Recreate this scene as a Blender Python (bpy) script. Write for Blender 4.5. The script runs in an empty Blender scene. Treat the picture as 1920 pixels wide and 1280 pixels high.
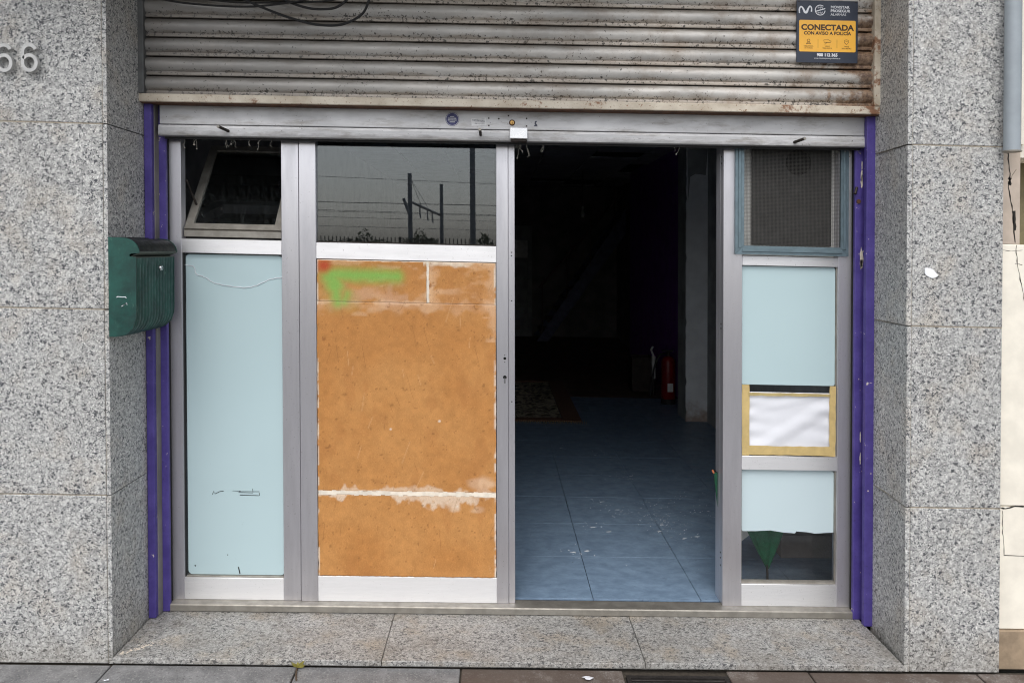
import bpy, bmesh, math, random
import numpy as np
from mathutils import Vector, Matrix
R = math.radians
random.seed(7); rng = np.random.default_rng(11)
SC = bpy.context.scene
COL = SC.collection
K = 0.02425            # the street falls 2.4 % to the right and every course of the shop front follows it

# ------------------------------------------------------------------ camera, sky, sun, exposure
cam_d = bpy.data.cameras.new('camera'); cam = bpy.data.objects.new('camera', cam_d); COL.objects.link(cam)
cam_d.sensor_width = 36.0; cam_d.lens = 1387.0 / 1920 * 36; cam_d.shift_y = -152.0 / 1920
cam_d.clip_start = 0.05; cam_d.clip_end = 3000
yaw, pitch, roll = 0.0211853, 0.01648, -0.0017148
fw = Vector((math.sin(yaw) * math.cos(pitch), math.cos(yaw) * math.cos(pitch), -math.sin(pitch)))
r0 = Vector((math.cos(yaw), -math.sin(yaw), 0)); u0 = r0.cross(fw)
rt = math.cos(roll) * r0 + math.sin(roll) * u0; up = -math.sin(roll) * r0 + math.cos(roll) * u0
m = Matrix((rt, up, -fw)).transposed().to_4x4(); m.translation = Vector((0, -2.95, 1.62)); cam.matrix_world = m
SC.camera = cam

SUN_EL, SUN_AZ = 55.0, -10.0        # azimuth measured from the street side (-y), negative towards the left
w = bpy.data.worlds.new('World'); SC.world = w; w.use_nodes = True
nt = w.node_tree; nt.nodes.clear()
sky = nt.nodes.new('ShaderNodeTexSky'); sky.sky_type = 'NISHITA'; sky.sun_disc = False
sky.sun_elevation = R(SUN_EL); sky.sun_rotation = R(180 - SUN_AZ); sky.dust_density = 3.0; sky.air_density = 1.0
hs = nt.nodes.new('ShaderNodeHueSaturation'); hs.inputs['Saturation'].default_value = 0.34
bg = nt.nodes.new('ShaderNodeBackground'); bg.inputs['Strength'].default_value = 0.15
wo = nt.nodes.new('ShaderNodeOutputWorld')
nt.links.new(sky.outputs[0], hs.inputs['Color']); nt.links.new(hs.outputs[0], bg.inputs['Color']); nt.links.new(bg.outputs[0], wo.inputs[0])
sd = bpy.data.lights.new('sun', 'SUN'); sd.energy = 0.6; sd.angle = R(50); sd.color = (1, .97, .93)
so = bpy.data.objects.new('sun', sd); COL.objects.link(so)
az = R(SUN_AZ)
dirv = Vector((math.sin(az) * math.cos(R(SUN_EL)), -math.cos(az) * math.cos(R(SUN_EL)), math.sin(R(SUN_EL))))
so.rotation_euler = dirv.to_track_quat('Z', 'Y').to_euler(); so.location = (0, -6, 12)
SC.view_settings.view_transform = 'Standard'; SC.view_settings.look = 'None'
SC.view_settings.exposure = 0.62; SC.view_settings.gamma = 1.0
SC.render.engine = 'CYCLES'; SC.cycles.use_denoising = True; SC.cycles.pixel_filter_type = 'BLACKMAN_HARRIS'; SC.cycles.filter_width = 1.1
SC.cycles.max_bounces = 10; SC.cycles.diffuse_bounces = 8; SC.cycles.glossy_bounces = 5; SC.cycles.transparent_max_bounces = 16

# ------------------------------------------------------------------ material helpers
def lin(r, g, b, s=1.0):
    f = lambda c: ((c / 255 + .055) / 1.055) ** 2.4 if c > 10 else c / 255 / 12.92
    return (f(r) * s, f(g) * s, f(b) * s, 1)

class NT:
    def __init__(s, name):
        s.m = bpy.data.materials.new(name); s.m.use_nodes = True
        s.t = s.m.node_tree; s.t.nodes.clear()
        s.out = s.n('ShaderNodeOutputMaterial'); s._pos = None
    def n(s, t): return s.t.nodes.new(t)
    def set(s, sock, v):
        if isinstance(v, bpy.types.NodeSocket): s.t.links.new(v, sock)
        elif v is not None: sock.default_value = v
    def pos(s):                                        # place on the wall, shifted by a random amount for each piece
        if s._pos is None:
            g = s.n('ShaderNodeNewGeometry'); o = s.n('ShaderNodeObjectInfo')
            c = s.n('ShaderNodeVectorMath'); c.operation = 'MULTIPLY_ADD'
            s.t.links.new(o.outputs['Random'], c.inputs[0]); c.inputs[1].default_value = (37, 53, 41); s.t.links.new(g.outputs['Position'], c.inputs[2])
            s._pos = c.outputs[0]; s.raw = g.outputs['Position']
        return s._pos
    def world(s): s.pos(); return s.raw
    def scale(s, v, xyz):
        c = s.n('ShaderNodeVectorMath'); c.operation = 'MULTIPLY'; s.set(c.inputs[0], v); c.inputs[1].default_value = xyz; return c.outputs[0]
    def noise(s, scale, detail=3, rough=.55, dist=0, vec=None, color=False):
        q = s.n('ShaderNodeTexNoise'); s.set(q.inputs['Vector'], vec if vec is not None else s.pos())
        q.inputs['Scale'].default_value = scale; q.inputs['Detail'].default_value = detail
        q.inputs['Roughness'].default_value = rough; q.inputs['Distortion'].default_value = dist
        return q.outputs['Color' if color else 'Fac']
    def voro(s, scale, vec=None, out='Distance', rnd=1.0):
        q = s.n('ShaderNodeTexVoronoi'); s.set(q.inputs['Vector'], vec if vec is not None else s.pos())
        q.inputs['Scale'].default_value = scale; q.inputs['Randomness'].default_value = rnd; return q.outputs[out]
    def ramp(s, fac, a, b, lo=0.0, hi=1.0):
        q = s.n('ShaderNodeMapRange'); q.interpolation_type = 'SMOOTHSTEP'; s.set(q.inputs[0], fac)
        for i, v in zip((1, 2, 3, 4), (a, b, lo, hi)): q.inputs[i].default_value = v
        return q.outputs[0]
    def mix(s, fac, a, b, mode='MIX'):
        q = s.n('ShaderNodeMix'); q.data_type = 'RGBA'; q.blend_type = mode
        s.set(q.inputs[0], fac); s.set(q.inputs[6], a); s.set(q.inputs[7], b); return q.outputs[2]
    def math(s, op, a, b=None, c=None):
        q = s.n('ShaderNodeMath'); q.operation = op; s.set(q.inputs[0], a); s.set(q.inputs[1], b); s.set(q.inputs[2], c); return q.outputs[0]
    def xyz(s, v):
        q = s.n('ShaderNodeSeparateXYZ'); s.t.links.new(v, q.inputs[0]); return q.outputs
    def dz(s):                                         # height above the sloping street
        p = s.xyz(s.world()); return s.math('MULTIPLY_ADD', p[0], K, p[2])
    def attr(s, name, out='Color'):
        q = s.n('ShaderNodeAttribute'); q.attribute_name = name; return q.outputs[out]
    def bump(s, h, strength=.3, dist=.002):
        q = s.n('ShaderNodeBump'); s.set(q.inputs['Height'], h); q.inputs['Strength'].default_value = strength; q.inputs['Distance'].default_value = dist; return q.outputs[0]
    def principled(s, color, rough=.6, metal=0.0, normal=None, spec=None, aniso=None, rot=None, coat=None, alpha=None, trans=None):
        p = s.n('ShaderNodeBsdfPrincipled'); s.set(p.inputs['Base Color'], color); s.set(p.inputs['Roughness'], rough); s.set(p.inputs['Metallic'], metal)
        if normal is not None: s.set(p.inputs['Normal'], normal)
        if spec is not None: s.set(p.inputs['Specular IOR Level'], spec)
        if aniso is not None:
            s.set(p.inputs['Anisotropic'], aniso)
            tg = s.n('ShaderNodeTangent'); tg.direction_type = 'RADIAL'; tg.axis = 'Z'; s.t.links.new(tg.outputs[0], p.inputs['Tangent'])
            if rot is not None: p.inputs['Anisotropic Rotation'].default_value = rot
        if coat is not None: s.set(p.inputs['Coat Weight'], coat)
        if alpha is not None: s.set(p.inputs['Alpha'], alpha)
        s.t.links.new(p.outputs[0], s.out.inputs[0]); return s.m

MATS = {}
def simple(name, col, rough=.6, metal=0, var=.12, scale=14, bump=.15, bscale=220, spec=None):
    q = NT(name); n = q.noise(scale, 5, .6)
    f = q.ramp(n, .3, .7)
    d = tuple(c * (1 - var) for c in col[:3]) + (1,); l = tuple(min(1, c * (1 + var)) for c in col[:3]) + (1,)
    c = q.mix(f, d, l)
    nb = q.bump(q.noise(bscale, 3), bump, .0008) if bump else None
    rr = q.ramp(q.noise(scale * 2.3, 4), .3, .7, max(.03, rough - .08), min(1, rough + .08))
    MATS[name] = q.principled(c, rr, metal, nb, spec); return MATS[name]

def granite(name, warm, fleckscale=70, dirt=.0, lo=.0, bright=1.0):
    q = NT(name); P = q.pos()
    base = q.mix(q.ramp(q.noise(75, 3, .6), .38, .62), lin(156, 156, 155, bright), lin(200, 200, 197, bright))
    base = q.mix(q.ramp(q.noise(150, 2, .5), .60, .68), base, lin(226, 226, 223, bright))
    base = q.mix(q.ramp(q.noise(170, 2, .5), .60, .68, 0, .6), base, lin(112, 114, 116, bright))
    base = q.mix(q.math('MULTIPLY', q.ramp(q.noise(7, 3), .48, .75), warm), base, lin(190, 172, 146, bright))
    stretch = q.scale(P, (.8, 1, 1))
    den = q.math('MULTIPLY', q.math('SUBTRACT', q.noise(6, 3, .5), .5), .07)
    fl = q.ramp(q.math('ADD', q.noise(fleckscale * 1.25, 2.2, .5, 1.1, stretch), den), .575, .60)
    base = q.mix(q.math('MULTIPLY', fl, .93), base, lin(58, 61, 67))
    fl2 = q.ramp(q.math('ADD', q.noise(fleckscale * 2.3, 1.5, .5, 1.4, stretch), den), .62, .645)
    base = q.mix(q.math('MULTIPLY', fl2, .85), base, lin(62, 66, 74))
    big = q.ramp(q.noise(2.3, 5, .6, 0, q.world()), .35, .75)
    base = q.mix(q.math('MULTIPLY', big, .16), base, lin(122, 118, 110))
    if dirt:
        d = q.math('MULTIPLY', q.ramp(q.noise(5, 6, .7, 0, q.world()), .46, .72), dirt); base = q.mix(d, base, lin(104, 94, 82))
    z = q.dz(); splash = q.math('MULTIPLY', q.ramp(q.math('ADD', z, q.math('MULTIPLY', q.noise(6, 5, .65, 0, q.world()), .25)), .28, .02), .35 if lo == 0 else lo)
    base = q.mix(splash, base, lin(128, 120, 106))
    MATS[name] = q.principled(base, q.ramp(q.noise(40), .3, .7, .42, .62), 0, q.bump(q.noise(fleckscale * 2, 3), .12, .001), .35); return MATS[name]
granite('granite', .25, 84); granite('granite_sill', .5, 75, .38, .2, .80)

def aluminium(name, rot, tint=(.735, .725, .765), rough=.36):
    q = NT(name); P = q.world()
    st = q.scale(P, (1, 1, .012) if rot == 0 else (.012, 1, 1))
    stre = q.noise(420, 3, .7, 0, st)
    smu = q.ramp(q.noise(16, 6, .7, 0, q.scale(P, (1, 1, .12) if rot == 0 else (.12, 1, 1))), .35, .72)
    c = q.mix(smu, tint + (1,), tuple(x * .88 for x in tint) + (1,))
    grime = q.math('MULTIPLY', q.ramp(q.noise(40, 6, .75), .6, .76), .28)
    c = q.mix(grime, c, (.34, .32, .29, 1))
    spk = q.math('MULTIPLY', q.ramp(q.noise(160, 2), .70, .74), .6); c = q.mix(spk, c, (.2, .19, .18, 1))
    rg = q.math('ADD', q.math('MULTIPLY', smu, .1), q.math('MULTIPLY_ADD', stre, .14, rough - .05))
    MATS[name] = q.principled(c, rg, .86, q.bump(stre, .10, .0006), None, .75, .0 if rot == 0 else .25); return MATS[name]
aluminium('alu_v', 0); aluminium('alu_h', 1, (.84, .84, .85), .40)
simple('alu_blue', lin(112, 130, 138), .42, .55, .12, 20, .1)
simple('alu_dull', lin(150, 146, 138), .5, .6, .15, 18, .1)

q = NT('purple_paint')
c = q.mix(q.ramp(q.noise(9, 5, .65), .3, .72), lin(66, 54, 124), lin(84, 72, 146))
chip = q.ramp(q.math('ADD', q.noise(36, 5, .7, .3), q.math('MULTIPLY', q.noise(5, 2), .3)), .83, .845)
c = q.mix(chip, c, lin(205, 196, 182))
c = q.mix(q.math('MULTIPLY', q.ramp(q.noise(60, 5, .7), .58, .7), .5), c, lin(52, 44, 82))
MATS['purple'] = q.principled(c, q.ramp(q.noise(30), .3, .7, .38, .6), 0, q.bump(q.math('SUBTRACT', q.noise(70, 4), q.math('MULTIPLY', chip, .8)), .25, .001))

def steel(name, slat):
    q = NT(name); W = q.world(); p = q.xyz(W)
    st = q.scale(W, (.25, 1, 1))
    c = q.mix(q.ramp(q.noise(12, 5, .6, 0, st), .3, .72), lin(182, 180, 176), lin(212, 208, 202)) if slat else q.mix(q.ramp(q.noise(12, 5, .6, 0, st), .3, .72), lin(184, 184, 185), lin(208, 208, 209))
    if slat:
        fr = q.attr('frac', 'Fac')                         # 0 at the foot of a slat, 1 at its head: dust and the upper lip's shade painted there
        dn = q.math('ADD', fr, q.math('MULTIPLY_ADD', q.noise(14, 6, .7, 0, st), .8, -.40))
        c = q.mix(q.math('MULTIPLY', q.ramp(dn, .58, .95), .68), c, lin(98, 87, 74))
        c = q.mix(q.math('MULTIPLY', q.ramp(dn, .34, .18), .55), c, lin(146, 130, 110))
        spk = q.ramp(q.math('ADD', q.math('ADD', q.noise(85, 3, .6, .6), q.math('MULTIPLY', q.ramp(q.noise(5, 3), .4, .7), .06)), q.math('MULTIPLY', q.ramp(fr, .45, .28), .09)), .68, .71)
        c = q.mix(q.math('MULTIPLY', spk, .85), c, lin(38, 34, 30))
        lft = q.ramp(p[0], .2, -1.5, 0, .62); c = q.mix(lft, c, lin(86, 84, 82))      # overhang's shade painted in, deeper towards the left
        rx = q.math('ADD', p[0], q.math('MULTIPLY_ADD', q.noise(9, 6, .7, 0, W), .9, -.45))
        rx = q.math('SUBTRACT', rx, q.math('MULTIPLY', q.ramp(q.dz(), 2.3, 2.9), .12))
        brn = q.math('MULTIPLY', q.ramp(q.noise(6, 6, .7, 0, W), .45, .70), q.ramp(p[0], -.6, 1.5, .1, .65)); c = q.mix(brn, c, lin(128, 108, 88)); ru = q.ramp(rx, 1.46, 1.60); rc = q.mix(q.ramp(q.noise(55, 5, .7), .35, .65), lin(78, 52, 36), lin(142, 116, 92))
        c = q.mix(q.math('MULTIPLY', ru, .9), c, rc)
    else:
        gm = q.math('MULTIPLY', q.ramp(q.noise(16, 6, .72, 0, q.scale(W, (.35, 1, 1.6))), .48, .72), .6); c = q.mix(gm, c, lin(128, 120, 110)); spk = q.ramp(q.noise(70, 4, .65, .6), .66, .70); c = q.mix(q.math('MULTIPLY', spk, .7), c, lin(58, 54, 50))
        foot = q.math('SUBTRACT', q.dz(), q.math('MULTIPLY_ADD', p[0], .0088, 2.105)); foot = q.math('ADD', foot, q.math('MULTIPLY_ADD', q.noise(30, 5, .7, 0, q.scale(W, (.3, 1, 1))), .06, -.03)); c = q.mix(q.ramp(foot, .012, -.012, 0, .5), c, lin(74, 70, 66))
        ob = q.ramp(q.voro(7, q.scale(W, (1, 1, 1.8))), .10, .16); ring = q.math('MULTIPLY', q.ramp(ob, .0, 1.0, .25, 0), q.ramp(q.noise(3), .5, .6))
        c = q.mix(ring, c, lin(110, 110, 110))
    rough = q.ramp(q.noise(26, 4), .3, .7, .40, .6)
    MATS[name] = q.principled(c, rough, .18, q.bump(q.noise(120, 4, .6), .15, .0008)); return MATS[name]
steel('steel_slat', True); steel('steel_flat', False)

q = NT('beige_rail'); W = q.world(); p = q.xyz(W)
c = q.mix(q.ramp(q.noise(10, 5), .3, .7), lin(176, 164, 146), lin(205, 196, 180))
pits = q.ramp(q.noise(95, 4, .65, .5), .61, .66); c = q.mix(pits, c, lin(120, 82, 54))
ru = q.ramp(q.math('ADD', q.noise(13, 6, .72, 0, W), q.ramp(p[0], .6, 1.7, 0, .1)), .60, .70); c = q.mix(q.math('MULTIPLY', ru, .9), c, q.mix(q.noise(60, 4), lin(92, 54, 34), lin(150, 102, 66)))
up_ = q.n('ShaderNodeNewGeometry'); nz = q.xyz(up_.outputs['Normal'])[2]
MATS['beige_rail'] = q.principled(c, .6, .1, q.bump(q.noise(100, 4), .3, .001))
simple('rust', lin(86, 58, 40), .85, .1, .4, 30, .4)
simple('rail_grey', lin(96, 97, 97), .55, .3, .2, 12)

# back-painted glass sheets, films, boards
def sheet(name, col, rough=.28):
    q = NT(name); c = q.mix(q.ramp(q.noise(2, 3, .5), .3, .72), tuple(x * .97 for x in col[:3]) + (1,), col)
    d = q.ramp(q.noise(60, 5, .7, 1.0), .715, .735); c = q.mix(q.math('MULTIPLY', d, .55), c, lin(80, 88, 90))
    MATS[name] = q.principled(c, q.ramp(q.noise(20, 5), .3, .7, rough - .05, rough + .07), 0, None, .5)
sheet('pale_sheet', lin(184, 206, 210), .13); sheet('pale_sheet_b', lin(196, 213, 218), .16)
q = NT('board'); b = q.attr('Col')
g = q.noise(180, 5, .7); gr = q.noise(38, 6, .65, .4)
fib = q.noise(300, 4, .75, .5, q.scale(q.world(), (1, 1, .45))); c = q.mix(q.ramp(gr, .35, .7, 0, .18), b, q.mix(.35, b, lin(150, 98, 52))); c = q.mix(q.ramp(fib, .35, .65, .16, 0), c, lin(96, 62, 32)); c = q.mix(q.ramp(fib, .55, .72, 0, .14), c, lin(240, 196, 140))
c = q.mix(q.math('MULTIPLY', q.ramp(q.noise(150, 3, .6, 1.2), .66, .72), .4), c, lin(122, 80, 44))
MATS['board'] = q.principled(c, .72, 0, q.bump(g, .25, .0012), .3)
simple('board_edge', lin(120, 84, 52), .9); simple('filler', lin(226, 216, 200), .9, 0, .12, 30, .6, 90)
simple('husk', lin(150, 146, 136), .9); simple('paper', lin(222, 224, 230), .7, 0, .02, 8, .05)
simple('tape', lin(196, 172, 116), .6, 0, .10, 25, .15, 120); simple('tape_dark', lin(178, 160, 110), .6, 0, .1, 25, .15)

def glass(name, tint=(.93, .95, .95, 1), dust=.04, ior=1.70):
    q = NT(name); tr = q.n('ShaderNodeBsdfTransparent'); tr.inputs[0].default_value = tint
    gl = q.n('ShaderNodeBsdfGlossy'); gl.inputs['Roughness'].default_value = .008; gl.inputs['Color'].default_value = (.93, .97, 1.0, 1)
    fr = q.n('ShaderNodeFresnel'); fr.inputs['IOR'].default_value = ior
    a = q.n('ShaderNodeMixShader'); q.t.links.new(fr.outputs[0], a.inputs[0]); q.t.links.new(tr.outputs[0], a.inputs[1]); q.t.links.new(gl.outputs[0], a.inputs[2])
    df = q.n('ShaderNodeBsdfDiffuse'); df.inputs[0].default_value = (.5, .49, .46, 1)
    b = q.n('ShaderNodeMixShader'); q.set(b.inputs[0], q.math('MULTIPLY', q.ramp(q.noise(70, 6, .75), .45, .8), dust))
    q.t.links.new(a.outputs[0], b.inputs[1]); q.t.links.new(df.outputs[0], b.inputs[2]); q.t.links.new(b.outputs[0], q.out.inputs[0]); MATS[name] = q.m
glass('glass'); glass('glass_clear', (.988, .992, .992, 1), .02, 1.40); glass('glass_dirty', (.80, .83, .82, 1), .05)

q = NT('mailbox_green'); c = q.mix(q.ramp(q.noise(11, 6, .68), .3, .72), lin(8, 50, 46), lin(22, 78, 69))
c = q.mix(q.math('MULTIPLY', q.ramp(q.noise(40, 5, .7, 1.5, q.scale(q.world(), (1, 1, .3))), .60, .72), .5), c, lin(96, 132, 118))
MATS['mailbox'] = q.principled(c, q.ramp(q.noise(30, 4), .3, .7, .38, .6), 0, q.bump(q.noise(90, 3), .1, .0008))
simple('mailbox_dark', lin(6, 14, 13), .6, 0, .3, 20); simple('mailbox_lip', lin(84, 92, 84), .7, 0, .2); simple('black', (.012, .012, .013, 1), .55, 0, .2); simple('hole', (.004, .004, .004, 1), .9, 0, 0, 5, 0)
simple('chrome', (.62, .62, .63, 1), .22, 1, .08); simple('brass', lin(176, 140, 84), .42, .8, .3, 60); simple('lock_steel', (.90, .91, .93, 1), .30, .35, .03)
simple('dark_metal', lin(58, 52, 48), .55, .6, .25); simple('cable', (.012, .012, .013, 1), .5, 0, .1)
simple('numeral', (.50, .50, .49, 1), .5, .35, .08, 40)
simple('sign_navy', lin(38, 46, 62), .42, 0, .05); simple('sign_yellow', lin(238, 178, 62), .42, 0, .03, 8, .02); simple('sign_white', lin(222, 224, 228), .5, 0, 0, 8, 0)
simple('sign_brown', lin(62, 42, 22), .5, 0, 0, 8, 0); simple('sticker_blue', lin(56, 58, 104), .5, 0, .15, 60); simple('sticker_white', lin(212, 212, 212), .5, 0, .08, 60); simple('ink', lin(70, 72, 84), .6)
simple('grout', lin(152, 143, 128), .95, 0, .2, 60, .5, 150); simple('core', lin(150, 145, 136), .95)
simple('cream', lin(232, 226, 212), .9, 0, .08, 7, .6, 60); simple('cream_dirty', lin(150, 132, 110), .95, 0, .3, 9, .6, 60); simple('beige_pink', lin(186, 172, 158), .9, 0, .12, 9, .5, 60)
simple('pipe_grey', lin(150, 158, 164), .5, .1, .08, 8); simple('crack', (.02, .018, .015, 1), 1, 0, 0, 5, 0)
simple('brick_red', lin(120, 52, 40), .8, 0, .2); simple('olive', lin(120, 112, 84), .8, 0, .1); simple('white_paint', lin(240, 242, 245), .7, 0, .03)

def paving(name, a, b, brown):
    q = NT(name); c = q.mix(q.ramp(q.noise(12, 6, .65), .3, .72), lin(*a), lin(*b))
    agg = q.ramp(q.noise(130, 3, .65), .54, .66); c = q.mix(q.math('MULTIPLY', agg, .5), c, lin(168, 166, 162))
    ag2 = q.ramp(q.noise(110, 3, .65), .43, .34); c = q.mix(q.math('MULTIPLY', ag2, .5), c, lin(58, 56, 55))
    st = q.math('MULTIPLY', q.ramp(q.noise(4.5, 6, .7, .3, q.world()), .62 - brown * .3, .76 - brown * .3), .8); c = q.mix(st, c, lin(84, 72, 64))
    MATS[name] = q.principled(c, q.ramp(q.noise(20, 4), .3, .7, .62, .85), 0, q.bump(q.noise(260, 4), .4, .0015))
paving('paving', (104, 104, 105), (134, 134, 134), .12); paving('paving_brown', (92, 82, 76), (124, 116, 110), .75)
simple('joint_dirt', lin(64, 58, 50), 1, 0, .3, 80, .6); simple('asphalt', (.05, .05, .052, 1), .9, 0, .2, 4, .5, 120); simple('kerb', lin(150, 150, 148), .85, 0, .15)
simple('iron', lin(52, 48, 46), .6, .5, .3, 40, .3)
# interior
q = NT('floor_tile'); W = q.world()
c = q.mix(q.ramp(q.noise(16, 7, .75, .3, q.scale(W, (.6, 1, 1))), .25, .78), lin(100, 120, 142), lin(132, 155, 178))
c = q.mix(q.math('MULTIPLY', q.ramp(q.noise(26, 6, .7, 1.2, q.scale(W, (.5, 1, 1))), .58, .72), .4), c, lin(56, 68, 84))
pw = q.xyz(W)
dx = q.math('MULTIPLY', q.math('SUBTRACT', pw[0], 1.0), 2.2); dy = q.math('SUBTRACT', pw[1], 1.5)
dd = q.math('SQRT', q.math('ADD', q.math('MULTIPLY', dx, dx), q.math('MULTIPLY', dy, dy)))
splat = q.ramp(q.math('SUBTRACT', q.noise(46, 6, .75, 0, W), q.math('MULTIPLY', dd, .12)), .57, .62); c = q.mix(q.math('MULTIPLY', splat, .8), c, lin(205, 208, 210))
c = q.mix(q.ramp(q.noise(75, 3, .6, .5, W), .735, .75), c, lin(24, 24, 26))
MATS['floor_tile'] = q.principled(c, q.ramp(q.noise(14, 5, .6, 0, W), .3, .7, .30, .52), 0, q.bump(q.noise(60, 4), .1, .001), .5)
simple('floor_grout', lin(40, 48, 58), .95); simple('floor_brown', lin(100, 82, 70), .6, 0, .25, 6)
simple('plaster', lin(238, 240, 242), .9, 0, .06, 6, .3, 60); q = NT('plaster_damp'); c = q.mix(q.ramp(q.noise(6, 5, .6), .3, .72), lin(226, 228, 230), lin(242, 244, 246))
dm = q.ramp(q.math('ADD', q.dz(), q.math('MULTIPLY_ADD', q.noise(9, 6, .7), .5, -.25)), .20, -.02); c = q.mix(q.math('MULTIPLY', dm, .75), c, lin(150, 116, 88))
MATS['plaster_damp'] = q.principled(c, .9, 0, q.bump(q.noise(60, 4), .3, .001))
simple('plaster_grey', lin(150, 152, 152), .9, 0, .2, 5, .4)
simple('plaster_dark', lin(122, 118, 116), .9, 0, .25, 4); simple('wall_purple', lin(128, 66, 160), .8, 0, .12, 6)
simple('ceiling', lin(168, 170, 174), .9, 0, .15, 5); simple('dark_wood', lin(92, 72, 68), .6, 0, .25, 9); simple('dark_blue', lin(96, 98, 122), .7, 0, .2)
simple('damp', lin(172, 152, 130), .95, 0, .3, 20, .5); simple('ext_red', lin(122, 18, 18), .35, 0, .08); simple('label_white', lin(216, 216, 214), .6); simple('rubber', (.015, .015, .015, 1), .6)
simple('umbrella', lin(16, 88, 60), .75, 0, .2, 40); simple('umbrella_dark', lin(10, 70, 46), .75, 0, .2, 40); simple('umbrella_tip', lin(190, 110, 70), .5); simple('pale_board', lin(216, 216, 212), .8, 0, .08)
q = NT('rug'); W = q.world(); wv = q.noise(9, 5, .7, 1.5, W); c = q.mix(q.ramp(wv, .42, .58), lin(92, 80, 64), lin(208, 198, 172)); c = q.mix(q.ramp(q.noise(150, 2, .5, 0, q.scale(W, (.2, 1, 1))), .4, .6, 0, .4), c, lin(52, 44, 38))
MATS['rug'] = q.principled(c, .95, 0, q.bump(q.noise(220, 2), .5, .003)); simple('rug_border', lin(110, 80, 62), .95, 0, .3, 60, .5); simple('fringe', lin(176, 160, 128), .95)
simple('mesh_wire', lin(82, 80, 76), .6, .2, .1, 30, 0); simple('plate_dark', lin(56, 56, 56), .8, 0, .15); simple('bulb', (.55, .55, .5, 1), .2)
# across the street
simple('mast', lin(150, 156, 164), .6, .4, .1, 6); simple('wire', lin(110, 114, 120), .5, .5, 0, 6, 0); simple('fence_metal', lin(66, 72, 72), .5, .4, .1); simple('ballast', lin(112, 106, 98), .95, 0, .25, 30, .8, 40)  # mast grey lightened, distance haze put into its colour
simple('soil', lin(92, 86, 70), .95, 0, .3, 3, .6, 30)
q = NT('leaf'); c = q.mix(q.noise(7, 3, .6, 0, q.world()), (.03, .055, .02, 1), (.075, .11, .04, 1)); MATS['leaf'] = q.principled(c, .6)
simple('bark', lin(84, 70, 56), .9, 0, .2); simple('weed', lin(142, 134, 62), .8, 0, .2); simple('render_wall', lin(178, 172, 160), .9, 0, .08, 3, .4, 60)

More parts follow.
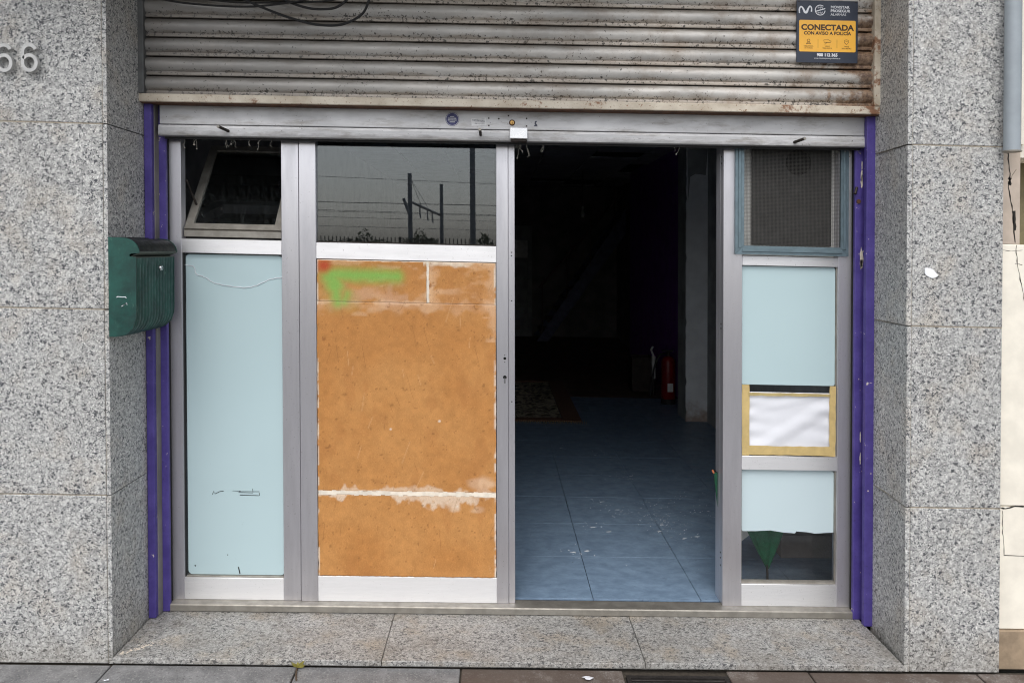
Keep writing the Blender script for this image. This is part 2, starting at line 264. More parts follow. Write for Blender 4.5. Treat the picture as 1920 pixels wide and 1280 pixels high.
# ------------------------------------------------------------------ mesh helpers (all coordinates follow the sloping street)
class MB:
    def __init__(s, tilt=0.0): s.v = []; s.f = []; s.tilt = tilt; s.fr = None
    def face(s, pts):
        n = len(s.v); s.v += [tuple(p) for p in pts]; s.f.append(tuple(range(n, n + len(pts)))); return s
    def raw(s, vs, fs): n = len(s.v); s.v += [tuple(p) for p in vs]; s.f += [tuple(i + n for i in f) for f in fs]; return s
    def box(s, x0, x1, y0, y1, z0, z1, c=0.0):
        c = min(c, (x1 - x0) * .45, (y1 - y0) * .45, (z1 - z0) * .45)
        lo, hi = (x0, y0, z0), (x1, y1, z1)
        if c <= 0:
            vs = [(x, y, z) for x in (x0, x1) for y in (y0, y1) for z in (z0, z1)]
            return s.raw(vs, [(0, 1, 3, 2), (4, 6, 7, 5), (0, 4, 5, 1), (2, 3, 7, 6), (0, 2, 6, 4), (1, 5, 7, 3)])
        vs = []; idx = {}
        for sg in [(a, b, d) for a in (0, 1) for b in (0, 1) for d in (0, 1)]:
            for ax in range(3):
                p = [(hi if sg[i] else lo)[i] + (0 if i == ax else (-c if sg[i] else c)) for i in range(3)]
                idx[(sg, ax)] = len(vs); vs.append(tuple(p))
        fs = []
        for ax in range(3):
            o = [i for i in range(3) if i != ax]
            for sd_ in (0, 1):
                q4 = []
                for a, b in ((0, 0), (1, 0), (1, 1), (0, 1)):
                    g = [0, 0, 0]; g[ax] = sd_; g[o[0]] = a; g[o[1]] = b; q4.append(idx[(tuple(g), ax)])
                fs.append(tuple(q4))
        for a, b, d in ((0, 1, 2), (0, 2, 1), (1, 2, 0)):
            for sa in (0, 1):
                for sb in (0, 1):
                    g0 = [0, 0, 0]; g0[a] = sa; g0[b] = sb; g1 = list(g0); g1[d] = 1
                    fs.append((idx[(tuple(g0), a)], idx[(tuple(g1), a)], idx[(tuple(g1), b)], idx[(tuple(g0), b)]))
        for sg in [(a, b, d) for a in (0, 1) for b in (0, 1) for d in (0, 1)]: fs.append(tuple(idx[(sg, ax)] for ax in range(3)))
        return s.raw(vs, fs)
    def prism(s, poly, d0, d1, axis='y'):
        f = {'y': lambda p, d: (p[0], d, p[1]), 'x': lambda p, d: (d, p[0], p[1]), 'z': lambda p, d: (p[0], p[1], d)}[axis]
        n = len(poly); vs = [f(p, d0) for p in poly] + [f(p, d1) for p in poly]
        fs = [tuple(range(n)), tuple(range(2 * n - 1, n - 1, -1))] + [(i, (i + 1) % n, n + (i + 1) % n, n + i) for i in range(n)]
        return s.raw(vs, fs)
    def tube(s, pts, r, n=8, r1=None, caps=True):
        P = [Vector(p) for p in pts]; m_ = len(P); vs = []; fs = []; prev = None
        for i, p in enumerate(P):
            t = (P[min(i + 1, m_ - 1)] - P[max(i - 1, 0)]).normalized()
            a = Vector((0, 0, 1)) if abs(t.z) < .9 else Vector((1, 0, 0))
            u = t.cross(a).normalized()
            if prev is not None:
                u = (prev - t * prev.dot(t)); u = u.normalized() if u.length > 1e-6 else t.cross(a).normalized()
            prev = u; b = t.cross(u); rr = r if r1 is None else r + (r1 - r) * i / (m_ - 1)
            for j in range(n):
                an = 2 * math.pi * j / n; vs.append(p + (u * math.cos(an) + b * math.sin(an)) * rr)
        for i in range(m_ - 1):
            for j in range(n): k = (j + 1) % n; fs.append((i * n + j, i * n + k, (i + 1) * n + k, (i + 1) * n + j))
        if caps: fs.append(tuple(range(n))[::-1]); fs.append(tuple(range((m_ - 1) * n, m_ * n)))
        return s.raw(vs, fs)
    def lathe(s, prof, c, n=24, axis='z'):
        vs = []; fs = []; m_ = len(prof)
        for r_, h in prof:
            for j in range(n):
                a = 2 * math.pi * j / n; x, y = r_ * math.cos(a), r_ * math.sin(a)
                vs.append({'z': (c[0] + x, c[1] + y, c[2] + h), 'y': (c[0] + x, c[1] + h, c[2] + y), 'x': (c[0] + h, c[1] + x, c[2] + y)}[axis])
        for i in range(m_ - 1):
            for j in range(n): k = (j + 1) % n; fs.append((i * n + j, i * n + k, (i + 1) * n + k, (i + 1) * n + j))
        fs.append(tuple(range(n))[::-1]); fs.append(tuple(range((m_ - 1) * n, m_ * n)))
        return s.raw(vs, fs)
    def mesh(s, name, org):
        ox, oy, oz = org
        V = [(x - ox, y - oy, (z + s.tilt * x - K * x) - oz) for x, y, z in s.v]
        me = bpy.data.meshes.new(name); me.from_pydata(V, [], s.f); me.validate()
        bm = bmesh.new(); bm.from_mesh(me); bmesh.ops.recalc_face_normals(bm, faces=bm.faces); bm.to_mesh(me); bm.free(); return me
    def build(s, name, mat, parent=None, smooth=False, org=None, **tags):
        if org is None:
            xs, ys, zs = zip(*s.v); x = (min(xs) + max(xs)) / 2; z = min(zs)
            org = (x, (min(ys) + max(ys)) / 2, z + s.tilt * x - K * x)
        me = s.mesh(name, org); me.materials.append(MATS[mat])
        if smooth:
            me.polygons.foreach_set('use_smooth', [True] * len(me.polygons))
            try: me.set_sharp_from_angle(angle=R(38))
            except Exception: pass
        return link(name, me, org, parent, **tags)

WORG = {}
def link(name, data, org, parent=None, **tags):
    o = bpy.data.objects.new(name, data); COL.objects.link(o)
    if parent is not None:
        o.parent = parent; po = WORG[parent.name]; o.location = (org[0] - po[0], org[1] - po[1], org[2] - po[2])
    else: o.location = org
    WORG[o.name] = org; tag(o, **tags); return o
def tag(o, label=None, cat=None, group=None, kind=None):
    if label: o['label'] = label
    if cat: o['category'] = cat
    if group: o['group'] = group
    if kind: o['kind'] = kind
    return o
def thing(name, x, y, z, label, cat, group=None): return link(name, None, (x, y, z - K * x), None, label=label, cat=cat, group=group)
def again(o, dx, dy, dz, parent=None, **tags):            # a copy of one piece that shares its mesh
    org = WORG[o.name]; return link(o.name.split('.')[0], o.data, (org[0] + dx, org[1] + dy, org[2] + dz - K * dx), parent if parent is not None else o.parent, **tags)

def B(name, mat, parent, *b, c=.0015, **t): return MB().box(*b, c).build(name, mat, parent, **t)

def text(body, size, x, z, y, mat, parent, name='lettering', align='CENTER', bold=0.0, sx=1.0, rot=0.0, tilt=0.0):
    cu = bpy.data.curves.new('t', 'FONT'); cu.body = body; cu.size = size; cu.align_x = align; cu.align_y = 'CENTER'; cu.offset = bold; cu.resolution_u = 4
    ob = bpy.data.objects.new('t', cu); COL.objects.link(ob)
    me = bpy.data.meshes.new_from_object(ob.evaluated_get(bpy.context.evaluated_depsgraph_get()))
    mb = MB(tilt); ca, sa = math.cos(rot), math.sin(rot)
    mb.v = [(x + sx * v.co.x * ca - v.co.y * sa, y, z + sx * v.co.x * sa + v.co.y * ca) for v in me.vertices]; mb.f = [tuple(p.vertices) for p in me.polygons]
    bpy.data.objects.remove(ob); bpy.data.curves.remove(cu); bpy.data.meshes.remove(me)
    return mb.build(name, mat, parent)
def stroke(mb, pts, wd, y):                                # a flat line of even width drawn on a wall
    P = [Vector((p[0], p[1])) for p in pts]; L_ = []; Rr = []
    for i, p in enumerate(P):
        t = (P[min(i + 1, len(P) - 1)] - P[max(i - 1, 0)]).normalized(); nrm = Vector((-t.y, t.x)); ww = (wd[i] if isinstance(wd, (list, tuple)) else wd) / 2
        L_.append(p + nrm * ww); Rr.append(p - nrm * ww)
    for i in range(len(P) - 1): mb.face([(L_[i].x, y, L_[i].y), (Rr[i].x, y, Rr[i].y), (Rr[i + 1].x, y, Rr[i + 1].y), (L_[i + 1].x, y, L_[i + 1].y)])
    return mb
def curve(fn, n): return [fn(i / (n - 1)) for i in range(n)]
def spline(pts, n=6):                                      # Catmull-Rom through the points
    P = [Vector(p) for p in pts]; P = [P[0] * 2 - P[1]] + P + [P[-1] * 2 - P[-2]]; out = []
    for i in range(1, len(P) - 2):
        for k in range(n):
            t = k / n; a, b, c_, d = P[i - 1:i + 3]
            out.append(.5 * ((2 * b) + (c_ - a) * t + (2 * a - 5 * b + 4 * c_ - d) * t * t + (3 * b - a - 3 * c_ + d) * t ** 3))
    return [tuple(p) for p in out + [P[-2]]]

GZ = -.066                                                # pavement level
# ================================================================== THE GROUND
MB().box(-400, 400, -700, 60, GZ - .5, GZ - .16).build('ground', 'soil', None, kind='structure')
MB().box(-60, 60, -11.0, -3.42, GZ - .158, GZ - .12).build('road', 'asphalt', None, kind='structure')
MB().box(-60, 60, -16, -11.2, GZ - .158, GZ - .02).build('far_pavement', 'kerb', None, kind='structure')
MB().box(-90, 90, -80, -26, GZ - .158, GZ + .1).build('railway_bed', 'ballast', None, kind='structure')
pave = MB().box(-14, 14, -3.28, .02, GZ - .15, GZ - .012).build('pavement', 'joint_dirt', None, kind='structure')
for i in range(14): B('kerb_stone', 'kerb', pave, -7 + i * 1.0, -6.006 + i * 1.0, -3.42, -3.285, GZ - .15, GZ, c=.012)
xs = [-4.35, -3.64, -2.95, -2.24, -1.53, -.795, -.145, .505, 1.26, 1.95, 2.65, 3.35, 4.05, 4.75]
ys = [-.004, -.46, -.93, -1.40, -1.87, -2.34, -2.81, -3.28]
G_ = .0035
for j in range(len(ys) - 1):
    for i in range(len(xs) - 1):
        x0, x1, y1, y0 = xs[i] + G_, xs[i + 1] - G_, ys[j] - G_, ys[j + 1] + G_
        mt = 'paving_brown' if (j == 0 and -.2 < xs[i] < 2.3) else 'paving'
        dz = random.uniform(-.002, .002)
        if j == 0 and i == 7:                             # the slab cut round the drain
            B('paving_slab', mt, pave, .925, x1, y0, y1, GZ - .05, GZ + dz, c=.003); B('paving_slab', mt, pave, x0, .918, y0, -.275, GZ - .05, GZ + dz, c=.003); continue
        B('paving_slab', mt, pave, x0, x1, y0, y1, GZ - .05, GZ + dz, c=.003)
# drain grate let into the pavement
t = thing('drain_grate', .71, -.15, GZ, 'black iron drain grate in the pavement before the granite step', 'grate')
f = MB(); f.box(.512, .918, -.062, -.045, GZ - .04, GZ + .001); f.box(.512, .918, -.268, -.251, GZ - .04, GZ + .001); f.box(.512, .528, -.251, -.062, GZ - .04, GZ + .001); f.box(.902, .918, -.251, -.062, GZ - .04, GZ + .001)
f.build('frame', 'iron', t)
b0 = B('bar', 'iron', t, .528, .902, -.0765, -.0675, GZ - .03, GZ - .001)
for i in range(1, 11): again(b0, 0, -.0175 * i, 0)
MB().box(.51, .92, -.27, -.04, GZ - .0119, GZ - .0105).build('pit', 'hole', t)
# weed in the paving joint
t = thing('weed', -.79, -.02, GZ, 'small yellowing weed sprouting from the paving joint', 'weed')
MB().tube([(-.792, -.02, GZ - .005), (-.79, -.045, GZ + .012), (-.785, -.075, GZ + .004), (-.775, -.105, GZ + .003)], .0035, 6).build('stem', 'bark', t)
for i in range(12):
    a = random.uniform(0, 6.28); l = random.uniform(.018, .04); e = random.uniform(.2, 1.0); c0 = Vector((-.79, -.025, GZ + .006)); d = Vector((math.cos(a) * .8, math.sin(a) * .35, e)).normalized(); sd2 = d.cross(Vector((.3, 1, .2))).normalized() * .006
    MB().face([c0, c0 + d * l * .5 + sd2, c0 + d * l, c0 + d * l * .5 - sd2]).build('leaf', 'weed', t)
# litter
for i, (x, y, s_, lab) in enumerate([(.36, -.075, .03, 'scrap of white paper lying on the brown pavement'), (-1.49, -.12, .014, 'tiny white scrap on the pavement at the left')]):
    mb = MB(); rl_ = random.Random(i + 3); n = 9; ring = [(x + s_ * math.cos(2 * math.pi * a / n) * rl_.uniform(.5, 1.1), y + s_ * .45 * math.sin(2 * math.pi * a / n) * rl_.uniform(.5, 1.2), GZ + .003 + rl_.uniform(0, .006)) for a in range(n)]
    mb.v = ring + [(x, y, GZ + .007)]; mb.f = [(a, (a + 1) % n, n) for a in range(n)]
    mb.build('litter', 'paper', None, label=lab, cat='litter')

# ================================================================== GRANITE CLADDING
ZJ = [GZ, .606, 1.343, 2.074, 2.806]
def pier(label, xa, xb, fx0, fx1, rin, rback, name='granite_cladding'):
    t = thing(name, (xa + xb) / 2, .1, GZ, label, 'wall')
    MB().box(min(xa, xb), max(xa, xb), .032, .31, GZ, 2.81).build('backing', 'grout', t)
    for z in ZJ[1:4]: MB().box(fx0 + .001, fx1 - .001, .0028, .0295, z - .0024, z + .0024).build('mortar_joint', 'grout', t)
    xc = (fx1 + rin[0]) / 2 if rin[0] < 0 else (fx0 + rin[0]) / 2
    MB().box(xc - .0009, xc + .0009, .0045, .0295, GZ, 2.80).build('mortar_joint', 'grout', t)
    for i in range(4):
        z0, z1 = ZJ[i] + (.0 if i == 0 else .0025), ZJ[i + 1] - .0025
        MB().box(fx0, fx1, random.uniform(0, .002), .030, z0, z1, .002).build('slab', 'granite', t)
        lo, hi = (rin[0], rin[1]) if rin[0] < rin[1] else (rin[1], rin[0])
        # reveal slab: its inner face splays a little towards the shop front
        e = random.uniform(-.0015, .0015)
        if rin[0] < 0: poly = [(rin[0], .003), (rin[1] + e, .003), (rback + e, .312), (rin[0], .312)]
        else: poly = [(rin[1] + e, .003), (rin[0], .003), (rin[0], .312), (rback + e, .312)]
        MB().prism(poly, z0 + random.uniform(-.001, .001), z1, 'z').build('slab', 'granite', t)
    return t
pierL = pier('grey speckled granite cladding carrying the house number on the left', -3.4, -1.5485, -3.4, -1.5485, (-1.5465, -1.530), -1.527)
pierR = pier('narrow grey speckled granite pier with a white paint splash', 1.6795, 2.05, 1.6795, 2.05, (1.6775, 1.659), 1.686)
# a splash of white paint on the right pier
mb = MB(); pts = []
for i in range(36):
    a = 2 * math.pi * i / 36; rr = 1 + .07 * math.sin(3 * a + .5) + .05 * math.sin(5 * a); x = .028 * rr * math.cos(a); z = .017 * rr * math.sin(a); pts.append((1.753 + x * .86 + z * .5, 1.559 - x * .5 + z * .86))
mb.prism(pts, -.0025, .0025); mb.build('paint_splash', 'white_paint', pierR)

# granite doorstep
t = thing('doorstep', .07, .18, GZ, 'worn speckled granite doorstep running under the shop front', 'step')
sx_ = [-1.525, -.462, .598, 1.652]
for i in range(3):
    MB().box(sx_[i] + .001, sx_[i + 1] - .0015, -.014, .40, -.057, -.035 + random.uniform(-.001, .001), .002).build('tread_slab', 'granite_sill', t)
MB().box(-1.52, 1.648, .0, .40, GZ, -.0575).build('riser', 'granite_sill', t)
MB().box(-1.50, 1.66, .362, .445, -.0345, -.002, .004).build('threshold', 'alu_dull', t)
# limewash smear where a broom went over the step
mb = MB(); 
rs_ = random.Random(8)
for i in range(150):
    u_ = rs_.random() ** 1.3; x = -1.505 + u_ * .19 + rs_.gauss(0, .007 + .012 * u_); y = .012 + u_ * .17 + rs_.gauss(0, .006); l = rs_.uniform(.001, .005) * (1.3 - u_)
    if x < -1.522: continue
    mb.face([(x - l, y - l * .3, -.0332), (x + l * .2, y - l * .6, -.0332), (x + l * 1.3, y + l * .4, -.0332), (x - l * .1, y + l * .7, -.0332)])
mb.build('lime_smear', 'filler', t, kind='stuff')

# house number
def numeral_six(cx, cz, h, w_, name, label):
    mb = MB(); pts = []
    rw = w_ / 2; lo = h * .30
    for i in range(33):                                   # the bowl
        a = R(90) + 2 * math.pi * i / 32; pts.append((cx + rw * math.cos(a), cz - h / 2 + lo + lo * math.sin(a)))
    rad = .0066
    def ribbon(pp):
        n = len(pp); L_, R_ = [], []
        for i, p in enumerate(pp):
            a, b = pp[max(i - 1, 0)], pp[min(i + 1, n - 1)]; tx, tz = b[0] - a[0], b[1] - a[1]; l = math.hypot(tx, tz) or 1; nx, nz_ = -tz / l, tx / l
            L_.append((p[0] + nx * rad, p[1] + nz_ * rad)); R_.append((p[0] - nx * rad, p[1] - nz_ * rad))
        for i in range(n - 1):
            a, b, c_, d = L_[i], L_[i + 1], R_[i + 1], R_[i]; y0, y1 = -.026, -.010
            vs = [(p[0], y, p[1]) for y in (y0, y1) for p in (a, b, c_, d)]
            mb.raw(vs, [(0, 1, 2, 3), (7, 6, 5, 4), (0, 4, 5, 1), (3, 2, 6, 7)])
        for pr in ((L_[0], R_[0]), (L_[-1], R_[-1])):
            mb.face([(pr[0][0], -.026, pr[0][1]), (pr[1][0], -.026, pr[1][1]), (pr[1][0], -.010, pr[1][1]), (pr[0][0], -.010, pr[0][1])])
    top = []
    for i in range(12, -1, -1):
        an = R(180) - R(155) * i / 12; top.append((cx + rw * math.cos(an), cz + h / 2 - lo * .95 + lo * .95 * math.sin(an)))
    top += [(cx - rw, cz + h * .12), (cx - rw, cz - h / 2 + lo * 1.25)]
    for i in range(0, 31):                                # down the stem, round the bowl and back to the stem
        an = R(180) + R(330) * i / 30; top.append((cx + rw * math.cos(an), cz - h / 2 + lo + lo * math.sin(an)))
    ribbon(top)
    o = mb.build(name, 'numeral', None, label=label, cat='numeral')
    MB().tube([(cx - rw, -.012, cz), (cx - rw, .004, cz)], .003, 6).build('fixing_pin', 'dark_metal', o)
    return o
numeral_six(-1.812, 2.3185, .098, .052, 'house_numeral', 'metal numeral six closest to the shop opening')
numeral_six(-1.909, 2.3155, .098, .052, 'house_numeral', 'metal numeral six cut by the left edge of the photo')

# ================================================================== SHUTTER HOUSING
TH = .0088
t = thing('shutter_housing', .07, .3, 2.2, 'weathered grey slatted shutter housing in a rusty beige frame', 'shutter')
def slat_profile():
    P = []                                                # (height, depth) from foot to head
    h = .0816
    for u_, d in [(0, .012), (.0, .0), (.01, -.0015), (.085, -.0025), (.15, -.001), (.165, .003), (.19, .0035)]: P.append((u_ * h, d))
    for i in range(11): a = i / 10; P.append((h * (.20 + .72 * a), .0035 - .017 * math.sin(math.pi * (a * .96)) ** .8 if 0 < a < 1 else .0035))
    P += [(h * .955, .006), (h * .97, .014)]
    return P, h
prof, PH = slat_profile()
def slat(z0, x0, x1, yf):
    n = len(prof); nx = 2; xsn = [x0, x1]; mb = MB(TH)
    for x in xsn:
        for h_, d in prof: mb.v.append((x, yf + d, z0 + h_))
    for i in range(n - 1): mb.f.append((i, i + 1, n + i + 1, n + i))
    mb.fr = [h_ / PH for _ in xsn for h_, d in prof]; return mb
def build_slat(mb, name, mat, parent):
    xs_, ys_, zs_ = zip(*mb.v); x = (min(xs_) + max(xs_)) / 2; org = (x, min(ys_), min(zs_) + mb.tilt * x - K * x)
    V = [(a - org[0], b - org[1], c_ + mb.tilt * a - K * a - org[2]) for a, b, c_ in mb.v]
    me = bpy.data.meshes.new(name); me.from_pydata(V, [], mb.f); me.materials.append(MATS[mat])
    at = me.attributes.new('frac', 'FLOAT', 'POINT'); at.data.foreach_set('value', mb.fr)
    me.polygons.foreach_set('use_smooth', [True] * len(me.polygons))
    try: me.set_sharp_from_angle(angle=R(45))
    except Exception: pass
    return link(name, me, org, parent)
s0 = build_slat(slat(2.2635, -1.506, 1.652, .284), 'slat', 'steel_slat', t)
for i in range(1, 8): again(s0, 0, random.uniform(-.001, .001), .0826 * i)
MB(TH).box(-1.506, 1.652, .315, .33, 2.235, 2.95).build('backing', 'dark_metal', t)
mb = MB(TH); mb.box(-1.53, 1.686, .258, .336, 2.2265, 2.2615, .003); rail = mb.build('frame_rail', 'beige_rail', t)
MB(TH).box(-1.525, 1.68, .264, .334, 2.2235, 2.2262).build('rust_underside', 'rust', t)
MB(TH).box(1.6525, 1.684, .256, .33, 2.2618, 2.95, .003).build('frame_stile', 'beige_rail', t)
MB(TH).box(-1.532, -1.5065, .256, .33, 2.2618, 2.95, .003).build('frame_stile', 'rail_grey', t)

# ================================================================== ROLLER SHUTTER (its foot)
sh = thing('roller_shutter', .07, .33, 2.08, 'raised grey steel roller shutter showing its flat bottom slats and lock', 'shutter')
mb = MB(TH); mb.box(-1.472, 1.648, .328, .345, 2.1435, 2.30, .002); mb.build('bottom_slat', 'steel_flat', sh)
mb = MB(TH); mb.prism([(.331, 2.1405), (.322, 2.138), (.319, 2.128), (.3195, 2.112), (.3175, 2.110), (.3175, 2.094), (.321, 2.091), (.352, 2.091), (.352, 2.1405)], -1.474, 1.65, 'x'); mb.build('bottom_bar', 'steel_flat', sh)
MB(TH).box(-1.46, 1.64, .353, .362, 2.082, 2.12).build('rubber_strip', 'black', sh)
mb = MB(TH); mb.lathe([(.0095, 0), (.0095, -.003), (.0085, -.006), (.003, -.0062)], (.071, .3278, 2.1745), 20, 'y'); lk = mb.build('lock_cylinder', 'brass', sh, True)
MB(TH).box(.0695, .0725, .321, .3214, 2.168, 2.1755).build('keyhole', 'hole', lk)
mb = MB(TH); mb.lathe([(.0135, 0), (.0135, -.0012)], (.071, .3277, 2.1745), 20, 'y'); mb.build('rust_ring', 'rust', sh)
mb = MB(TH); mb.box(.060, .1375, .292, .316, 2.1005, 2.148, .002); lb = mb.build('lock_box', 'lock_steel', sh)
MB(TH).box(.064, .136, .300, .345, 2.088, 2.0985, .003).build('lock_hasp', 'dark_metal', sh)
for x, z in ((-.032, 2.1925), (-.032, 2.160), (.012, 2.191), (.135, 2.194), (.135, 2.161), (.055, 2.205)):
    mb = MB(TH); mb.lathe([(.0035, 0), (.0035, -.0012), (.002, -.002)], (x, .3278, z), 10, 'y'); mb.build('rivet', 'dark_metal', sh)
def pin(x, z, dx, dz):
    mb = MB(TH); mb.tube([(x, .319, z), (x + dx * .4, .29, z + dz * .4), (x + dx, .262, z + dz)], .0065, 10); o = mb.build('pull_pin', 'dark_metal', sh, True)
    MB(TH).tube([(x + dx, .2615, z + dz), (x + dx * 1.03, .258, z + dz * 1.03)], .0066, 10).build('worn_end', 'alu_dull', o)
pin(-1.17, 2.115, -.022, .010); pin(-.068, 2.118, -.002, .014); pin(1.325, 2.108, .022, .008)
# stickers on the shutter
st = MB(TH).lathe([(.0305, 0), (.0305, -.0006)], (-.193, .3275, 2.1853), 32, 'y').build('round_sticker', 'sticker_blue', None, label='small round dark blue sticker on the shutter foot', cat='sticker')
mb = MB(TH)
for i in range(32):
    a, b = 2 * math.pi * i / 32, 2 * math.pi * (i + 1) / 32
    mb.face([(-.193 + r_ * math.cos(q_), .3266, 2.1853 + r_ * math.sin(q_)) for r_, q_ in ((.027, a), (.0285, a), (.0285, b), (.027, b))])
for z, w_ in ((2.196, .016), (2.189, .034), (2.181, .038), (2.173, .022)): 
    k_ = 0; x = -.193 - w_ / 2
    while x < -.193 + w_ / 2:
        l = random.uniform(.002, .005); mb.face([(x, .3266, z - .0018), (x + l, .3266, z - .0018), (x + l, .3266, z + .0018), (x, .3266, z + .0018)]); x += l + .0012
mb.build('print', 'sticker_white', st)
mb = MB(TH); ca, sa = math.cos(.06), math.sin(.06); cx, cz = -.076, 2.1755
rot_ = lambda x, z: (cx + x * ca - z * sa, cz + x * sa + z * ca)
mb.prism([rot_(-.033, -.0165), rot_(.033, -.0165), rot_(.033, .0165), rot_(-.033, .0165)], .3269, .3276); st = mb.build('label_sticker', 'sticker_white', None, label='small crooked white printed label on the shutter foot', cat='sticker')
mb = MB(TH)
for j, z in enumerate((.011, .005, -.001, -.007)):
    x = -.028 + (.010 if j > 1 else 0)
    while x < .026:
        l = random.uniform(.002, .006); mb.face([(rot_(a, b)[0], .3266, rot_(a, b)[1]) for a, b in ((x, z - .001), (x + l, z - .001), (x + l, z + .001), (x, z + .001))]); x += l + .0014
mb.build('print', 'ink', st)
mb = MB(TH); mb.prism([(.166, 2.160), (.184, 2.160), (.181, 2.168), (.176, 2.174), (.182, 2.184), (.172, 2.183), (.170, 2.172), (.172, 2.168)], .3272, .3277); mb.build('sticker_remnant', 'ink', None, label='torn dark sticker remnant right of the brass lock', cat='sticker')
# dry debris and cobweb hanging from the shutter foot
mb = MB()
spots = [(-1.36, 1), (-1.30, 1), (-1.19, 2), (-1.17, 1), (-1.06, 1), (-1.02, 2), (.105, 3), (.125, 3), (.205, 1), (.82, 1), (1.50, 1), (1.60, 2)]
for x, n in spots:
    for j in range(n + 1):
        x0 = x + random.uniform(-.03, .03); l = random.uniform(.01, .035) * (1.4 if n == 3 else 1); pts = [(x0, .355, 2.086 + TH * x0)]
        for q_ in range(4): p = pts[-1]; pts.append((p[0] + random.uniform(-.008, .008), p[1] + random.uniform(-.004, .004), p[2] - l / 3))
        mb.tube(pts, .0007, 5)
        if random.random() < .6: p = pts[-1]; mb.box(p[0] - .002, p[0] + .002, p[1] - .0015, p[1] + .0015, p[2] - .004, p[2] + .002, .001)
mb.build('hanging_debris', 'husk', None, label='dry strands of cobweb and husks under the shutter foot', cat='debris', kind='stuff')

# ================================================================== ALARM SIGN
t = thing('alarm_sign', 1.446, .268, 2.462, 'navy and yellow alarm warning plate on the shutter housing', 'sign')
X0, X1, Z0, Z1 = 1.3115, 1.5815, 2.448, 2.718
MB(TH).box(X0, X1, .2655, .2695, Z0, Z1, .001).build('plate', 'sign_navy', t)
def rr(x0, x1, z0, z1, r_):
    o = []
    for cx_, cz_, a0 in ((x1 - r_, z1 - r_, 0), (x0 + r_, z1 - r_, 90), (x0 + r_, z0 + r_, 180), (x1 - r_, z0 + r_, 270)):
        for i in range(5): a = R(a0 + 22.5 * i); o.append((cx_ + r_ * math.cos(a), cz_ + r_ * math.sin(a)))
    return o
MB(TH).prism(rr(1.3225, 1.5715, 2.4955, 2.6325, .006), .2648, .2654).build('yellow_field', 'sign_yellow', t)
sy = .2642
text('CONECTADA', .0335, 1.4465, 2.600, sy, 'sign_brown', t, bold=.0013, sx=1.11, tilt=TH)
text('CON AVISO A POLICÍA', .0195, 1.4465, 2.5755, sy, 'sign_brown', t, bold=.0007, sx=1.03, tilt=TH)
for cx_, a, b in ((1.364, 'VIGILANCIA', '24 HORAS'), (1.4465, 'VIDEO', 'VIGILANCIA'), (1.531, 'TRIPLE', 'SEGURIDAD')):
    text(a, .0078, cx_, 2.519, sy, 'sign_brown', t, tilt=TH); text(b, .0078, cx_, 2.511, sy, 'sign_brown', t, tilt=TH)
text('MOVISTAR', .0160, 1.4605, 2.6895, .2648, 'sign_white', t, align='LEFT', bold=.0004, sx=1.08, tilt=TH)
text('PROSEGUR', .0160, 1.4605, 2.6735, .2648, 'sign_white', t, align='LEFT', bold=.0004, sx=1.08, tilt=TH)
text('ALARMAS', .0150, 1.4605, 2.6575, .2648, 'sign_white', t, align='LEFT', sx=1.06, tilt=TH)
text('900 112 365', .0180, 1.4465, 2.4815, .2648, 'sign_white', t, bold=.0008, tilt=TH)
text('www.movistarproseguralarmas.es', .0085, 1.4465, 2.4675, .2648, 'sign_white', t, tilt=TH)
mb = MB(TH); mpts = spline([(1.3235, 0, 2.661), (1.323, 0, 2.679), (1.330, 0, 2.690), (1.339, 0, 2.682), (1.347, 0, 2.667), (1.355, 0, 2.667), (1.362, 0, 2.682), (1.369, 0, 2.692), (1.376, 0, 2.685), (1.376, 0, 2.668)], 5)
stroke(mb, [(p[0], p[2]) for p in mpts], [.006 + .005 * math.exp(-((p[0] - 1.351) / .010) ** 2) for p in mpts], .2646); mb.build('wave_emblem', 'sign_white', t)
mb = MB(TH); gc = (1.4145, 2.676)
for a0, a1, rr_, wd in ((50, 215, .0215, .0035), (-5, -145, .0215, .0035)):
    stroke(mb, [(gc[0] + rr_ * math.cos(R(a0 + (a1 - a0) * i / 16)), gc[1] + rr_ * math.sin(R(a0 + (a1 - a0) * i / 16))) for i in range(17)], wd, .2646)
stroke(mb, [(gc[0] - .021, gc[1] - .006), (gc[0] + .022, gc[1] + .007)], .0042, .2645)
for s_ in (-1, 1):
    for kx in (-.009, 0, .009): stroke(mb, [(gc[0] + kx * .6, gc[1] + s_ * .0165), (gc[0] + kx * 1.1, gc[1] + s_ * .006)], .0014, .2646)
    stroke(mb, [(gc[0] - .012, gc[1] + s_ * .0115), (gc[0] + .012, gc[1] + s_ * .0115)], .0014, .2646)
mb.build('globe_emblem', 'sign_white', t)
for x in (1.4055, 1.489): stroke(MB(TH), [(x, 2.512), (x, 2.549)], .0012, sy).build('divider', 'sign_brown', t)
mb = MB(TH); cxx = 1.364; stroke(mb, [(cxx + .006 * math.cos(a / 6 * math.pi), 2.5435 + .006 * math.sin(a / 6 * math.pi)) for a in range(13)], .0018, sy); stroke(mb, [(cxx - .010, 2.530), (cxx - .005, 2.5355), (cxx + .005, 2.5355), (cxx + .010, 2.530), (cxx - .010, 2.530)], .0016, sy)
mb.build('guard_pictogram', 'sign_brown', t); mb = MB(TH); cxx = 1.4465; stroke(mb, [(cxx - .016, 2.547), (cxx + .006, 2.548), (cxx + .017, 2.541), (cxx + .014, 2.536), (cxx - .014, 2.537), (cxx - .016, 2.547)], .0016, sy); stroke(mb, [(cxx - .004, 2.536), (cxx - .007, 2.5295), (cxx - .012, 2.5295)], .0016, sy)
